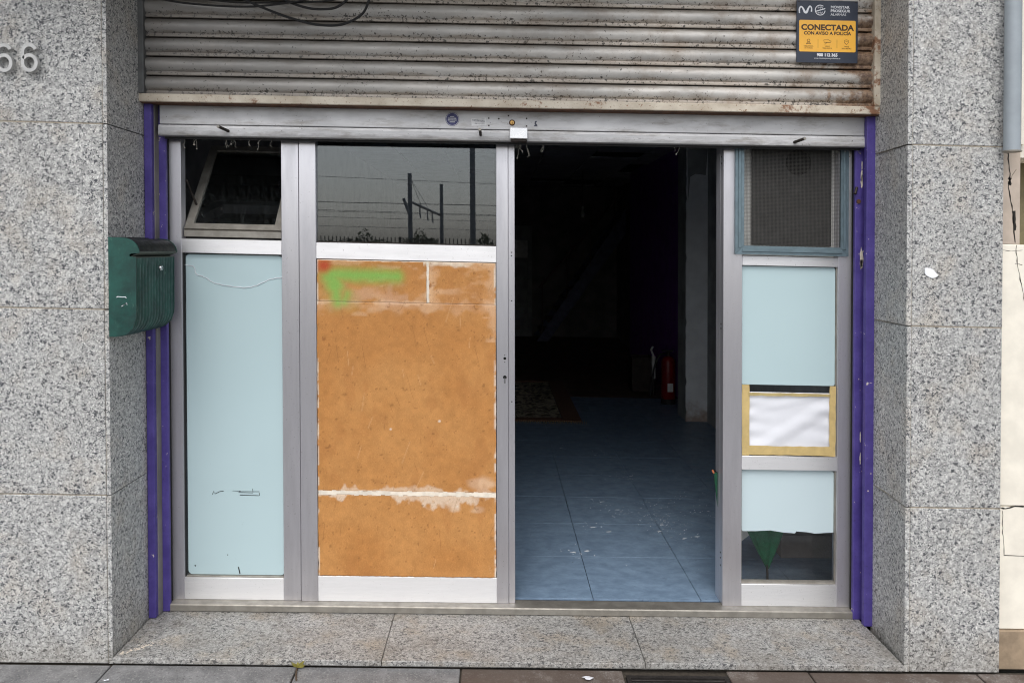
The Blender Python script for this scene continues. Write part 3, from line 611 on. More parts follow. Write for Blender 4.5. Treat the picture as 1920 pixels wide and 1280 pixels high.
mb.build('camera_pictogram', 'sign_brown', t); mb = MB(TH); cxx = 1.531; stroke(mb, [(cxx, 2.5285), (cxx - .010, 2.539), (cxx - .008, 2.547), (cxx, 2.5495), (cxx + .008, 2.547), (cxx + .010, 2.539), (cxx, 2.5285)], .0017, sy); stroke(mb, [(cxx - .004, 2.541), (cxx, 2.544), (cxx + .004, 2.541)], .002, sy)
mb.build('shield_pictogram', 'sign_brown', t)
for x in (X0 + .01, X1 - .01):
    MB(TH).lathe([(.003, 0), (.003, -.0015)], (x, .2655, Z1 - .006), 8, 'y').build('screw', 'dark_metal', t)

# ================================================================== PURPLE SHUTTER GUIDES
def guide(label, xo, xi_f, xi_b, sgn):
    t = thing('shutter_guide', xo, .33, -.03, label, 'guide rail')
    a, b = sorted((xo, xi_f)); MB().box(a, b, .296, .324, -.034, 2.25, .003).build('outer_rail', 'purple', t)
    xe = xo - sgn * .0225; a, b = sorted((xe, xi_b)); MB().box(a, b, .358, .378, -.034, 2.25, .003).build('inner_rail', 'purple', t)
    a, b = sorted((xo, xi_b - sgn * -.004)); MB().box(a, b, .380, .400, -.034, 2.25).build('channel_back', 'hole', t)
    a, b = sorted((xo, xo + sgn * .004)); MB().box(a, b, .3245, .379, -.034, 2.25).build('channel_side', 'hole', t)
    return t
guide('purple painted shutter guide rail behind the green mailbox', -1.5265, -1.494, -1.4605, -1)
gr = guide('purple painted shutter guide rail with flaked edges beside the insect screen', 1.6855, 1.641, 1.6205, 1)
# flakes of missing paint on the right guide
for zc, h, w_ in ((1.985, .06, .008), (1.955, .07, .010), (1.61, .10, .016), (1.585, .05, .012), (.80, .05, .006), (.70, .06, .005), (2.03, .04, .005)):
    pts = []
    for i in range(14):
        a = 2 * math.pi * i / 14; pts.append((1.655 + w_ * .6 * math.cos(a) * random.uniform(.5, 1.1) - .006, zc + h / 2 * math.sin(a) * random.uniform(.7, 1.1)))
    MB().prism(pts, .3570, .3582).build('bare_patch', 'filler', gr)
mb = MB(); mb.tube([(1.626, .357, 1.93), (1.612, .345, 1.90)], .006, 8); mb.build('bolt', 'dark_metal', gr)
MB().lathe([(.010, 0), (.010, -.004)], (1.634, .357, 1.867), 12, 'y').build('rust_bolt', 'rust', gr)

# ================================================================== SHOP FRONT: LEFT SIDELIGHT
YF = .410
def V(name, par, x0, x1, z0, z1, y0=YF, y1=YF + .05, mat='alu_v', c=.0015): return MB().box(x0, x1, y0, y1, z0, z1, c).build(name, mat, par)
def Hh(name, par, x0, x1, z0, z1, y0=YF + .0015, y1=YF + .05, mat='alu_h', c=.0015): return MB().box(x0, x1, y0, y1, z0, z1, c).build(name, mat, par)
t = thing('left_sidelight', -1.19, YF, -.03, 'aluminium framed side panel with pale blue sheet behind the mailbox', 'window')
t.name = 'glazed_panel'; WORG['glazed_panel'] = WORG['left_sidelight']
V('stile', t, -1.489, -1.4165, -.002, 2.30); V('stile', t, -.969, -.8915, -.002, 2.30)
Hh('rail', t, -1.4165, -.969, 1.568, 1.632); Hh('rail', t, -1.4165, -.969, -.002, .0975); Hh('rail', t, -1.4165, -.969, 2.19, 2.30)
MB().prism([(-1.4165, 1.568), (-1.411, 1.568), (-1.411, .0975), (-1.4165, .0975)], YF + .012, YF + .02).build('gasket', 'black', t)
pts = rr(-1.407, -.9705, .104, 1.562, .018)
MB().prism(pts, YF + .022, YF + .027).build('pale_sheet', 'pale_sheet', t)
Hh('glazing_bead', t, -1.411, -.969, .0975, .103, YF + .008, YF + .03, 'alu_dull')
MB().box(-1.4155, -.97, YF + .030, YF + .036, .0985, 1.567).build('pane', 'glass', t)
wire = spline([(-1.410, 0, 1.512), (-1.369, 0, 1.505), (-1.36, 0, 1.474), (-1.315, 0, 1.456), (-1.279, 0, 1.434), (-1.208, 0, 1.421), (-1.136, 0, 1.416), (-1.088, 0, 1.427), (-1.028, 0, 1.455), (-.972, 0, 1.466)], 5)
MB().tube([(p[0], YF + .0195 + .001 * math.sin(i), p[2] + .0015 * math.sin(i * 2.1)) for i, p in enumerate(wire)], .0016, 6).build('loose_wire', 'paper', None, label='thin white wire draped across the pale blue sheet', cat='wire')
# scratches in marker on the sheet
yy = YF + .0212
for pp, wd in (([(-1.296, .470), (-1.289, .486), (-1.284, .473), (-1.262, .484), (-1.245, .486)], .003), ([(-1.205, .488), (-1.168, .487)], .0018), ([(-1.175, .485), (-1.083, .486)], .0026), ([(-1.178, .481), (-1.112, .480)], .0022), ([(-1.172, .469), (-1.086, .468)], .0030), ([(-1.084, .482), (-1.083, .468)], .0026), ([(-1.114, .499), (-1.112, .482)], .0022), ([(-1.181, .140), (-1.176, .118), (-1.174, .108)], .005), ([(-1.378, .145), (-1.374, .140)], .006), ([(-1.23, .196), (-1.228, .192)], .004)):
    stroke(MB(), pp, wd, yy).build('pen_mark', 'black', t)
# bottom-hung sash tipped inwards
zb, ang = 1.678, R(38)
def SP(x, u_, d=0.0): return (x, YF + .02 + u_ * math.sin(ang) + d * math.cos(ang), zb + u_ * math.cos(ang) - d * math.sin(ang))
def sash_bar(x0, x1, u0_, u1_, d0=0, d1=.028):
    vs = [SP(x, u_, d) for x in (x0, x1) for u_ in (u0_, u1_) for d in (d0, d1)]
    return MB().raw(vs, [(0, 1, 3, 2), (4, 6, 7, 5), (0, 4, 5, 1), (2, 3, 7, 6), (0, 2, 6, 4), (1, 5, 7, 3)])
sa_ = sash_bar(-1.413, -.972, 0, .032).build('tilted_sash', 'alu_dull', t)
sash_bar(-1.413, -1.376, .032, .50).build('sash_stile', 'alu_dull', sa_); sash_bar(-1.010, -.972, .032, .50).build('sash_stile', 'alu_dull', sa_); sash_bar(-1.413, -.972, .50, .532).build('sash_rail', 'alu_dull', sa_)
sash_bar(-1.376, -1.010, .032, .50, .012, .017).build('pane', 'glass_dirty', sa_)
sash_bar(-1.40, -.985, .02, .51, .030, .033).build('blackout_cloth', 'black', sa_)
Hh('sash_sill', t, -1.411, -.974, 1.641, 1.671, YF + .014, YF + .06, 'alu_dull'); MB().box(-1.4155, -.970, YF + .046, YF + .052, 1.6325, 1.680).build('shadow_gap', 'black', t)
MB().tube([(-1.408, YF + .04, 1.90), (-1.40, YF + .09, 1.83), (-1.385, YF + .12, 1.765)], .005, 8).build('stay_arm', 'dark_metal', t)

# ================================================================== SHOP FRONT: DOOR LEAF WITH BOARDS
d = thing('door_leaf', -.40, YF, -.03, 'aluminium door leaf boarded in scuffed orange with a green sprayed arrow', 'door')
V('stile', d, -.8885, -.8135, -.002, 2.30, YF - .004, YF + .042); V('stile', d, 0.0, .0535, -.002, 2.30, YF - .004, YF + .042)
V('lock_edge', d, .0545, .0835, -.002, 2.30, YF + .002, YF + .042)
Hh('rail', d, -.8135, 0, 1.5545, 1.6285, YF - .002, YF + .04); Hh('rail', d, -.8135, 0, -.002, .1135, YF - .002, YF + .04); Hh('rail', d, -.8135, 0, 2.20, 2.30, YF - .002, YF + .04)
MB().box(-.8125, -.001, YF + .015, YF + .021, 1.629, 2.199).build('pane', 'glass', d)
Hh('glazing_bead', d, -.8125, -.001, 1.629, 1.634, YF + .004, YF + .014, 'dark_metal')
for z, r_ in ((1.135, .0022), (1.120, .0065), (1.103, .0022)):
    MB().lathe([(r_, 0), (r_, -.0005)], (.0375, YF - .0042, z), 14, 'y').build('screw_hole', 'hole', d)
MB().lathe([(.0085, 0), (.0085, -.0005)], (.0375, YF - .0042, 1.034), 16, 'y').build('lock_hole', 'hole', d)
MB().prism([(.033, 1.030), (.041, 1.030), (.0405, 1.008), (.035, 1.006)], YF - .0065, YF - .0042).build('bent_tongue', 'chrome', d)
for z in (1.60, 1.585, 1.38, .92): MB().box(.066, .072, YF + .0012, YF + .0022, z, z + .004).build('screw_hole', 'hole', d)
# boards with painted-on scuffs and spray paint
def vnoise(x, z, f, seed):
    r_ = np.random.default_rng(seed); g = r_.random((64, 64)); u_ = x * f; v = z * f; i = np.floor(u_).astype(int); j = np.floor(v).astype(int); a = u_ - i; b = v - j
    a = a * a * (3 - 2 * a); b = b * b * (3 - 2 * b); s_ = lambda p, q_: g[p % 64, q_ % 64]
    return (s_(i, j) * (1 - a) + s_(i + 1, j) * a) * (1 - b) + (s_(i, j + 1) * (1 - a) + s_(i + 1, j + 1) * a) * b
def fbm(x, z, f, seed, o=5): return sum(vnoise(x, z, f * 2 ** k_, seed + k_) * .5 ** k_ for k_ in range(o)) / sum(.5 ** k_ for k_ in range(o))
def sst(a, b, x): q_ = np.clip((x - a) / (b - a), 0, 1); return q_ * q_ * (3 - 2 * q_)
def seg(x, z, ax, az_, bx, bz):
    px, pz = x - ax, z - az_; dx, dz = bx - ax, bz - az_; h = np.clip((px * dx + pz * dz) / (dx * dx + dz * dz), 0, 1); return np.hypot(px - h * dx, pz - h * dz)
def board_colour(x, z):
    L3 = lambda *c_: np.array(lin(*c_)[:3])
    n1 = fbm(x + 3, z, 5, 3); n2 = fbm(x, z + 5, 40, 17, 4); n3 = fbm(x * .4 + 9, z + 2, 24, 31, 5)
    c = L3(184, 126, 68)[None] + (L3(198, 143, 84) - L3(184, 126, 68))[None] * (sst(.2, .8, n1) * .7 + .15)[:, None]
    c = c * (1 + (n2 - .5)[:, None] * .30)
    def lay(m_, col): nonlocal c; m_ = np.clip(m_, 0, 1)[:, None]; c = c * (1 - m_) + np.array(col)[None] * m_
    # torn-paper bands along the seams
    band = lambda d_, w_, sd_: sst(w_, 0, d_ + (fbm(x, z, 22, sd_) - .5) * w_ * 2.6)
    pink = L3(214, 172, 136)
    lay(band(np.abs(z - 1.345), .035, 40) * .42, pink)
    lay(band(np.abs(z - 1.362) , .012, 44) * .7, L3(226, 190, 156))
    lay(np.where(x < -.40, 1, .15) * band(np.abs(z - 1.395), .05, 50) * np.where(x > -.66, 1, .3) * .42, L3(212, 176, 150))
    lay(band(np.abs(x + .295), .022, 55) * (z > 1.36) * .75, L3(224, 188, 152))
    lay(band(np.abs(z - 1.545), .015, 58) * (x > -.33) * .9, L3(236, 222, 200))
    lay(band(np.abs(x + .012), .035, 61) * (z > 1.19) * .5, L3(224, 186, 150))
    lay(sst(.52, .66, n3) * (z > 1.36) * (x > -.30) * .5, L3(216, 168, 122))
    lay(sst(.62, .74, n3) * (z > 1.30) * .4, L3(222, 184, 146))
    # white filler round the lower seam
    white = L3(232, 222, 208)
    zz = .497 + .004 * np.sin(x * 9)
    up_w = .012 + .030 * sst(.45, .7, fbm(x, z * 0 + 2, 9, 71)) ; dn_w = .018 + .05 * sst(.5, .75, fbm(x, z * 0 + 7, 7, 77))
    lay(sst(1, .55, (z - zz) / up_w + (fbm(x, z, 45, 80) - .5) * .9) * (z > zz) * .75, L3(222, 196, 170))
    lay(sst(1, .55, (zz - z) / dn_w + (fbm(x, z, 45, 85) - .5) * 1.2) * (z <= zz) * .8, L3(226, 206, 184))
    lay(sst(.05, .02, np.hypot((x + .075) / 1.6, z - .545) + (n3 - .5) * .05) * .75, L3(224, 190, 158))
    lay(sst(.03, .012, np.hypot((x + .19) / 1.2, z - .442) + (n3 - .5) * .05) * .7, L3(220, 192, 164))
    lay(sst(.025, .008, np.hypot((x + .09) / 1.6, z - .435) + (n3 - .5) * .04) * .5, L3(220, 192, 164))
    lay(sst(.010, .003, np.abs(x + .004)) * sst(.46, .60, fbm(x, z, 26, 99)) * .85, white)
    lay(sst(.007, .003, np.abs(x + .809)) * sst(.46, .58, fbm(x, z, 22, 93)) * .85, L3(222, 206, 186))
    for gx, gz, gr_ in ((-.26, .83, .008), (-.48, .79, .007), (-.30, 1.445, .012), (-.78, 1.19, .010), (-.18, .44, .006)):
        lay(sst(gr_, gr_ * .4, np.hypot(x - gx, z - gz) + (n2 - .5) * .012) * .8, white if gz < 1.0 else L3(150, 96, 50))
    # damp scuffs
    lay(sst(.58, .74, fbm(x * 1.5, z * .8, 9, 120)) * .30, L3(168, 110, 60))
    lay(sst(.76, .82, fbm(x, z, 70, 130, 3)) * .5, L3(122, 78, 42))
    for q_ in range(46):
        r_ = random.Random(q_); ax, az_ = r_.uniform(-.8, 0), r_.uniform(.12, 1.5); a = r_.uniform(1.1, 2.0); l = r_.uniform(.02, .12)
        lay(sst(.0022, .0008, seg(x, z, ax, az_, ax + l * math.cos(a), az_ + l * math.sin(a))) * .35, L3(128, 82, 44) if q_ % 3 else L3(226, 186, 140))
    # spray paint
    jit = (fbm(x, z, 30, 140) - .5) * .012
    haze = np.minimum(seg(x, z, -.77, 1.485, -.45, 1.48), np.minimum(seg(x, z, -.765, 1.48, -.725, 1.36), seg(x, z, -.69, 1.40, -.665, 1.365)))
    lay(sst(.075, .01, haze + jit) * .35, L3(150, 150, 62))
    g = np.minimum(seg(x, z, -.745, 1.484, -.45, 1.482), np.minimum(seg(x, z, -.765, 1.470, -.728, 1.43), seg(x, z, -.725, 1.475, -.722, 1.385)) + .004)
    g = np.minimum(g, np.minimum(seg(x, z, -.725, 1.40, -.715, 1.355) + .010, seg(x, z, -.672, 1.40, -.688, 1.36) + .014))
    g = np.minimum(g, seg(x, z, -.742, 1.468, -.727, 1.435) - .010); lay(sst(.052, -.002, g + jit) * .88, L3(126, 186, 88))
    lay(sst(.050, .004, np.hypot((x + .777) / 1.1, z - 1.524) + jit) * .9, L3(186, 66, 40))
    return np.clip(c, .01, .95)
def board(x0, x1, z0, z1, yf, step=.004, rag=.0012):
    nx = max(2, int((x1 - x0) / step)); nz_ = max(2, int((z1 - z0) / step))
    gx = np.linspace(x0, x1, nx + 1); gz = np.linspace(z0, z1, nz_ + 1); X, Z = np.meshgrid(gx, gz)
    X = X.ravel().copy(); Z = Z.ravel().copy(); C = board_colour(X, Z)
    eX = (np.isclose(X, x0) | np.isclose(X, x1)); eZ = (np.isclose(Z, z0) | np.isclose(Z, z1))
    X[eX] += (fbm(X[eX], Z[eX], 60, 5) - .5) * rag * 4; Z[eZ] += (fbm(X[eZ], Z[eZ], 60, 9) - .5) * rag * 4
    Y = yf + (fbm(X, Z, 3, 200) - .5) * .003 + np.where(eX | eZ, .0015, 0)
    n = len(X); V_ = np.stack([X, Y, Z], 1); w_ = nx + 1
    F = [(j * w_ + i, j * w_ + i + 1, (j + 1) * w_ + i + 1, (j + 1) * w_ + i) for j in range(nz_) for i in range(nx)]
    ring = [i for i in range(w_)] + [j * w_ + nx for j in range(1, nz_ + 1)] + [nz_ * w_ + i for i in range(nx - 1, -1, -1)] + [j * w_ for j in range(nz_ - 1, 0, -1)]
    back = [(X[i], yf + .012, Z[i]) for i in ring]; V_ = np.vstack([V_, np.array(back)]); m_ = len(ring)
    F += [(ring[(k_ + 1) % m_], ring[k_], n + k_, n + (k_ + 1) % m_) for k_ in range(m_)]
    org = ((x0 + x1) / 2, yf, z0 - K * (x0 + x1) / 2)
    V_[:, 2] -= K * V_[:, 0]; V_ -= np.array(org)
    me = bpy.data.meshes.new('board'); me.from_pydata(V_.tolist(), [], F); me.materials.append(MATS['board'])
    ca_ = me.color_attributes.new('Col', 'FLOAT_COLOR', 'POINT'); CC = np.ones((len(V_), 4)); CC[:n, :3] = C; CC[n:, :3] = np.array(lin(150, 104, 62)[:3]); ca_.data.foreach_set('color', CC.ravel())
    return link('board', me, org, d)
board(-.8095, -.3165, 1.3632, 1.5475, YF - .0055); board(-.3075, -.0035, 1.3630, 1.5495, YF - .0050); board(-.8105, -.0030, .5055, 1.3620, YF - .0060); board(-.8105, -.0035, .1165, .4885, YF - .0055)
mb = MB()
for i in range(40):
    x0 = -.808 + i * .0201; zt = .5045 + random.uniform(-.001, .004); zb_ = .489 + random.uniform(-.005, .001)
    mb.box(x0, x0 + .0200, YF - .0062 - random.uniform(0, .0012), YF + .002, zb_, zt)
mb.build('seam_filler', 'filler', d)
mb = MB()
for i in range(9): z0 = 1.366 + i * .0202; mb.box(-.3155 + random.uniform(-.001, .001), -.3055 + random.uniform(-.001, .003), YF - .0052, YF + .002, z0, z0 + .020)
mb.build('seam_filler', 'filler', d)
MB().box(-.8095, -.003, YF + .003, YF + .030, .114, 1.552).build('core_panel', 'filler', d)

# ================================================================== SHOP FRONT: RIGHT SIDELIGHT
t = thing('glazed_panel', 1.33, YF, -.03, 'aluminium framed side panel with insect screen right of the open doorway', 'window')
V('stile', t, 1.038, 1.1255, -.002, 2.30); V('jamb_edge', t, 1.0385, 1.07, -.002, 2.30, YF + .052, YF + .115); V('stile', t, 1.5685, 1.6395, -.002, 2.30)
Hh('rail', t, 1.1255, 1.5685, 1.5675, 1.6115); Hh('rail', t, 1.1255, 1.5685, .6285, .6925); Hh('rail', t, 1.1255, 1.5685, -.002, .099); Hh('rail', t, 1.1255, 1.5685, 2.2, 2.3)
MB().prism(rr(1.1275, 1.5625, 1.0185, 1.5645, .010), YF + .018, YF + .022).build('pale_sheet', 'pale_sheet', t)
MB().box(1.126, 1.563, YF + .026, YF + .032, .693, 1.567).build('pane', 'glass_clear', t)
MB().box(1.126, 1.568, YF + .026, YF + .032, .0995, .628).build('pane', 'glass_clear', t)
fp = [(1.131, .345), (1.131, .612), (1.140, .6245), (1.556, .6245), (1.565, .612), (1.566, .335), (1.520, .3325), (1.476, .329), (1.440, .335), (1.389, .338), (1.384, .329), (1.33, .332), (1.269, .341), (1.20, .337), (1.14, .336)]
MB().prism(fp, YF + .0245, YF + .0255).build('torn_film', 'pale_sheet_b', t)
for x0, x1, z0, z1 in ((1.126, 1.130, .0995, .628), (1.5635, 1.568, .0995, 1.567), (1.13, 1.5635, .0995, .112)): MB().box(x0, x1, YF + .012, YF + .025, z0, z1).build('glazing_bead', 'alu_dull', t)
for z in (2.06, 2.03, 1.29, 1.27, .205, .23, .17): MB().box(1.0368, 1.0382, YF + .028, YF + .036, z, z + .006).build('screw_hole', 'hole', t)
# paper taped over the broken strip
t2 = thing('taped_paper', 1.35, YF, .69, 'crumpled white paper taped with masking tape between pale sheets', 'paper')
nx, nz_ = 70, 44; X, Z = np.meshgrid(np.linspace(1.150, 1.548, nx), np.linspace(.728, .985, nz_)); X = X.ravel(); Z = Z.ravel()
edge = np.minimum(X - 1.15, 1.548 - X); fold = np.exp(-edge / .07)
Yp = YF + .0175 - .0036 * np.sin((Z * 95 + X * 10) + 2 * fbm(X, Z, 6, 301)) * fold * (.4 + fbm(X, Z, 9, 303)) - .0065 * sst(.06, 0, np.abs((Z - .73) - (X - 1.22) * .62)) - .0025 * fbm(X, Z, 12, 305) - .002 * sst(.03, 0, np.abs((Z - .90) - (X - 1.2) * .25))
mb = MB(); mb.v = list(zip(X, Yp, Z)); mb.f = [(j * nx + i, j * nx + i + 1, (j + 1) * nx + i + 1, (j + 1) * nx + i) for j in range(nz_ - 1) for i in range(nx - 1)]
o = mb.build('sheet', 'paper', t2, True); sm = o.modifiers.new('thickness', 'SOLIDIFY'); sm.thickness = .0006
def tape(x0, x1, z0, z1, mat, yy):
    mb = MB(); n = 14; hor = (x1 - x0) > (z1 - z0)
    for i in range(n):
        a = i / (n - 1); j1, j2 = random.uniform(-.0015, .0015), random.uniform(-.0015, .0015)
        p = [(x0 + (x1 - x0) * a, z0 + j1), (x0 + (x1 - x0) * a, z1 + j2)] if hor else [(x0 + j1, z0 + (z1 - z0) * a), (x1 + j2, z0 + (z1 - z0) * a)]
        for k_ in p: mb.v.append((k_[0], yy + random.uniform(-.0004, .0004), k_[1]))
    mb.f = [(2 * i, 2 * i + 1, 2 * i + 3, 2 * i + 2) for i in range(n - 1)]
    o = mb.build('tape_strip', mat, t2); sm = o.modifiers.new('thickness', 'SOLIDIFY'); sm.thickness = .0004
tape(1.1285, 1.1625, .694, 1.0185, 'tape', YF + .0075); tape(1.5345, 1.5635, .694, 1.0195, 'tape', YF + .0075); tape(1.150, 1.552, .697, .7385, 'tape', YF + .006); tape(1.158, 1.537, .970, .9845, 'tape_dark', YF + .0045)
# insect screen
t = thing('insect_screen', 1.347, .395, 1.615, 'blue grey framed insect screen over the top of the right panel', 'screen')
zT = 2.30; fx0, fx1, fz0 = 1.0875, 1.6075, 1.6175
for poly in ([(fx0, zT), (fx0, fz0), (fx0 + .040, fz0 + .040), (fx0 + .040, zT)], [(fx1, zT), (fx1, fz0), (fx1 - .036, fz0 + .040), (fx1 - .036, zT)], [(fx0 + .001, fz0), (fx1 - .001, fz0), (fx1 - .037, fz0 + .0395), (fx0 + .041, fz0 + .0395)]):
    n_ = len(poly); mid = [(sum(p[0] for p in poly) / n_ * .12 + p[0] * .88, sum(p[1] for p in poly) / n_ * .12 + p[1] * .88) for p in poly]
    mb = MB(); mb.prism(poly, .394, YF - .0005); mb.build('frame_bar', 'alu_blue', t)
for x0, x1, z0, z1 in ((fx0 + .012, fx0 + .026, fz0 + .03, zT), (fx1 - .024, fx1 - .012, fz0 + .03, zT), (fx0 + .03, fx1 - .03, fz0 + .012, fz0 + .026)): MB().box(x0, x1, .3895, .3945, z0, z1, .002).build('bead', 'alu_blue', t)
mb = MB(); x = fx0 + .040
while x < fx1 - .036: mb.box(x - .00045, x + .00045, .4005, .4019, fz0 + .038, zT); x += .0062
z = fz0 + .040
while z < zT: mb.box(fx0 + .038, fx1 - .034, .4019, .4033, z - .00045, z + .00045); z += .0062
mb.build('wire_mesh', 'mesh_wire', t, kind='stuff')
tv = thing('vent_panel', 1.37, .46, 1.68, 'dark panel with a round vent opening behind the insect screen', 'panel')
MB().box(1.127, 1.567, YF + .040, YF + .048, 1.613, 2.19).build('backing', 'pale_board', tv)
mb = MB(); cx_, cz_, rv = 1.395, 2.045, .060; sq = []; angs = sorted([2 * math.pi * (i + .37) / 36 for i in range(36)] + [math.atan2(zc_ - cz_, xc_ - cx_) % (2 * math.pi) for xc_ in (1.176, 1.548) for zc_ in (1.662, 2.18)]); n = len(angs)
for a in angs:
    dx, dz = math.cos(a), math.sin(a); s_ = min((1.548 - cx_) / dx if dx > 0 else (1.176 - cx_) / dx, (2.18 - cz_) / dz if dz > 0 else (1.662 - cz_) / dz); sq.append((cx_ + dx * s_, cz_ + dz * s_))
for i in range(n):
    j = (i + 1) % n; a, b = angs[i], angs[j]
    p, q_ = (cx_ + rv * math.cos(a), cz_ + rv * math.sin(a)), (cx_ + rv * math.cos(b), cz_ + rv * math.sin(b))
    mb.face([(sq[i][0], YF + .030, sq[i][1]), (sq[j][0], YF + .030, sq[j][1]), (q_[0], YF + .030, q_[1]), (p[0], YF + .030, p[1])]); mb.face([(p[0], YF + .030, p[1]), (q_[0], YF + .030, q_[1]), (q_[0], YF + .039, q_[1]), (p[0], YF + .039, p[1])])
mb.build('dark_plate', 'plate_dark', tv); MB().lathe([(rv, 0), (rv, -.001)], (cx_, YF + .0398, cz_), 40, 'y').build('vent_opening', 'hole', tv)

# ================================================================== MAILBOX
t = thing('mailbox', -1.47, .17, 1.235, 'green plastic mailbox with ribbed front hung on the left reveal', 'mailbox')
xb = -1.528; ya, yb = -.004, .345
cheek = [(xb, 1.236), (-1.500, 1.2365), (-1.462, 1.246), (-1.436, 1.270), (-1.4235, 1.305), (-1.4215, 1.345), (-1.4205, 1.552), (-1.444, 1.5545), (-1.4465, 1.560), (-1.4405, 1.566), (-1.4085, 1.568), (-1.4065, 1.576)]
for i in range(1, 9): a = R(5 + 85 * i / 8); cheek.append((-1.470 + .0625 * math.cos(a), 1.570 + .058 * math.sin(a)))
cheek += [(-1.500, 1.6285), (xb, 1.630)]
MB().prism(cheek, ya, ya + .006).build('side_cheek', 'mailbox', t); MB().prism(cheek, yb - .006, yb).build('side_cheek', 'mailbox', t)
MB().box(xb + .0005, xb + .006, ya + .006, yb - .006, 1.237, 1.6295).build('back_plate', 'mailbox', t)
path = [(-1.524, 1.2375), (-1.495, 1.238), (-1.462, 1.2475), (-1.437, 1.271), (-1.4245, 1.305), (-1.4225, 1.345), (-1.4222, 1.40), (-1.4220, 1.46), (-1.4216, 1.52), (-1.4214, 1.549)]
path = [(p[0], p[2]) for p in spline([(a, 0, b) for a, b in path], 4)]
ny = 88; mb = MB()
for k_ in range(len(path)):
    a, b = path[max(k_ - 1, 0)], path[min(k_ + 1, len(path) - 1)]; tx, tz = b[0] - a[0], b[1] - a[1]; l = math.hypot(tx, tz); nx_, nz2 = tz / l, -tx / l
    rib_in = min(1, max(0, (k_ - 2) / 6)) * (1 if path[k_][1] < 1.51 else max(.35, 1 - (path[k_][1] - 1.51) / .05))
    for j in range(ny + 1):
        u_ = j / ny; ph = (u_ * 13) % 1.0; groove = -.0030 * math.exp(-((ph - .5) / .14) ** 2) * rib_in if .03 < u_ < .97 else 0
        rnd = .004 * (1 - min(1, min(u_, 1 - u_) / .03)) ; off = groove - rnd + .003
        mb.v.append((path[k_][0] + nx_ * off, ya + .006 + (yb - ya - .012) * u_, path[k_][1] + nz2 * off))
w_ = ny + 1; mb.f = [(k_ * w_ + j, k_ * w_ + j + 1, (k_ + 1) * w_ + j + 1, (k_ + 1) * w_ + j) for k_ in range(len(path) - 1) for j in range(ny)]
fr_ = mb.build('ribbed_front', 'mailbox', t, True)
MB().box(-1.448, -1.4205, ya + .006, yb - .006, 1.548, 1.5535, .001).build('front_ledge', 'mailbox_lip', t)
MB().prism([(-1.4465, 1.5535), (-1.4445, 1.5535), (-1.4110, 1.5665), (-1.4065, 1.5755), (-1.4090, 1.5755), (-1.4130, 1.5690)], ya + .006, yb - .006).build('slot_lip', 'mailbox_lip', t)
arc = [(-1.505, 1.6255), (-1.490, 1.6265)] + [(-1.470 + .0600 * math.cos(R(90 - 84 * i / 9)), 1.570 + .0555 * math.sin(R(90 - 84 * i / 9))) for i in range(10)]
MB().prism(arc + [(p[0] - .003, p[1] - .003) for p in arc[::-1]], ya + .0062, yb - .0062).build('slot_dark', 'mailbox_dark', t, True)  # near-black cover painted as the dark inside of the open slot
MB().tube([(-1.512, ya + .006, 1.6265), (-1.512, yb - .006, 1.6265)], .004, 8).build('hinge_rod', 'mailbox_dark', t)
MB().box(-1.522, -1.5215, ya + .008, yb - .008, 1.25, 1.62).build('liner', 'black', t)
mb = MB(); mb.lathe([(.012, 0), (.012, .002), (.009, .007), (.003, .0075)], (-1.4185, .205, 1.505), 16, 'x'); lk = mb.build('lock', 'chrome', t, True)
MB().box(-1.4108, -1.4104, .203, .207, 1.501, 1.509).build('keyhole', 'hole', lk)
mb = MB()
stroke(mb, [(-1.497, 1.392), (-1.492, 1.396), (-1.475, 1.394), (-1.462, 1.395), (-1.459, 1.390)], .003, ya - .0006)
for i in range(3): stroke(mb, [(-1.478 + .006 * i, 1.357 + .004 * i), (-1.466 + .004 * i, 1.366 + .003 * i), (-1.456, 1.372 - .004 * i)], .0022, ya - .0006)
mb.build('scratch', 'paper', t)

# ================================================================== CABLES ON THE HOUSING
cabs = [([(-1.45, 2.645), (-1.30, 2.628), (-1.05, 2.617), (-.83, 2.645), (-.70, 2.69)], .0045, .225, 'black cable sagging low along the top left of the housing'),
        ([(-1.12, 2.665), (-.95, 2.60), (-.84, 2.562), (-.745, 2.541), (-.65, 2.551), (-.57, 2.595), (-.535, 2.65), (-.525, 2.72)], .0055, .205, 'black cable hanging in the deepest loop over the housing'),
        ([(-1.0, 2.70), (-.88, 2.645), (-.80, 2.617), (-.735, 2.610), (-.67, 2.628), (-.60, 2.69)], .0055, .215, 'black cable in the shallow loop inside the deep one'),
        ([(-1.55, 2.70), (-1.2, 2.648), (-.95, 2.640), (-.7, 2.655), (-.45, 2.72)], .004, .235, 'thin black cable running nearly straight above the other loops'),
        ([(-1.85, 2.66), (-1.805, 2.628), (-1.772, 2.616), (-1.742, 2.63), (-1.70, 2.67)], .005, -.02, 'short black cable loop above the house number')]
for pts, r_, yy, lab in cabs:
    sp = spline([(a, yy + .012 * math.sin(i * 1.7), b) for i, (a, b) in enumerate(pts)], 8)
    # each cable goes on up to its clip on the facade
    MB().tube([(sp[0][0] - .12, yy, sp[0][2] + .30)] + sp + [(sp[-1][0] + .05, yy, sp[-1][2] + .30)], r_, 8).build('cable', 'cable', None, True, label=lab, cat='cable', group='cables above the shop front')

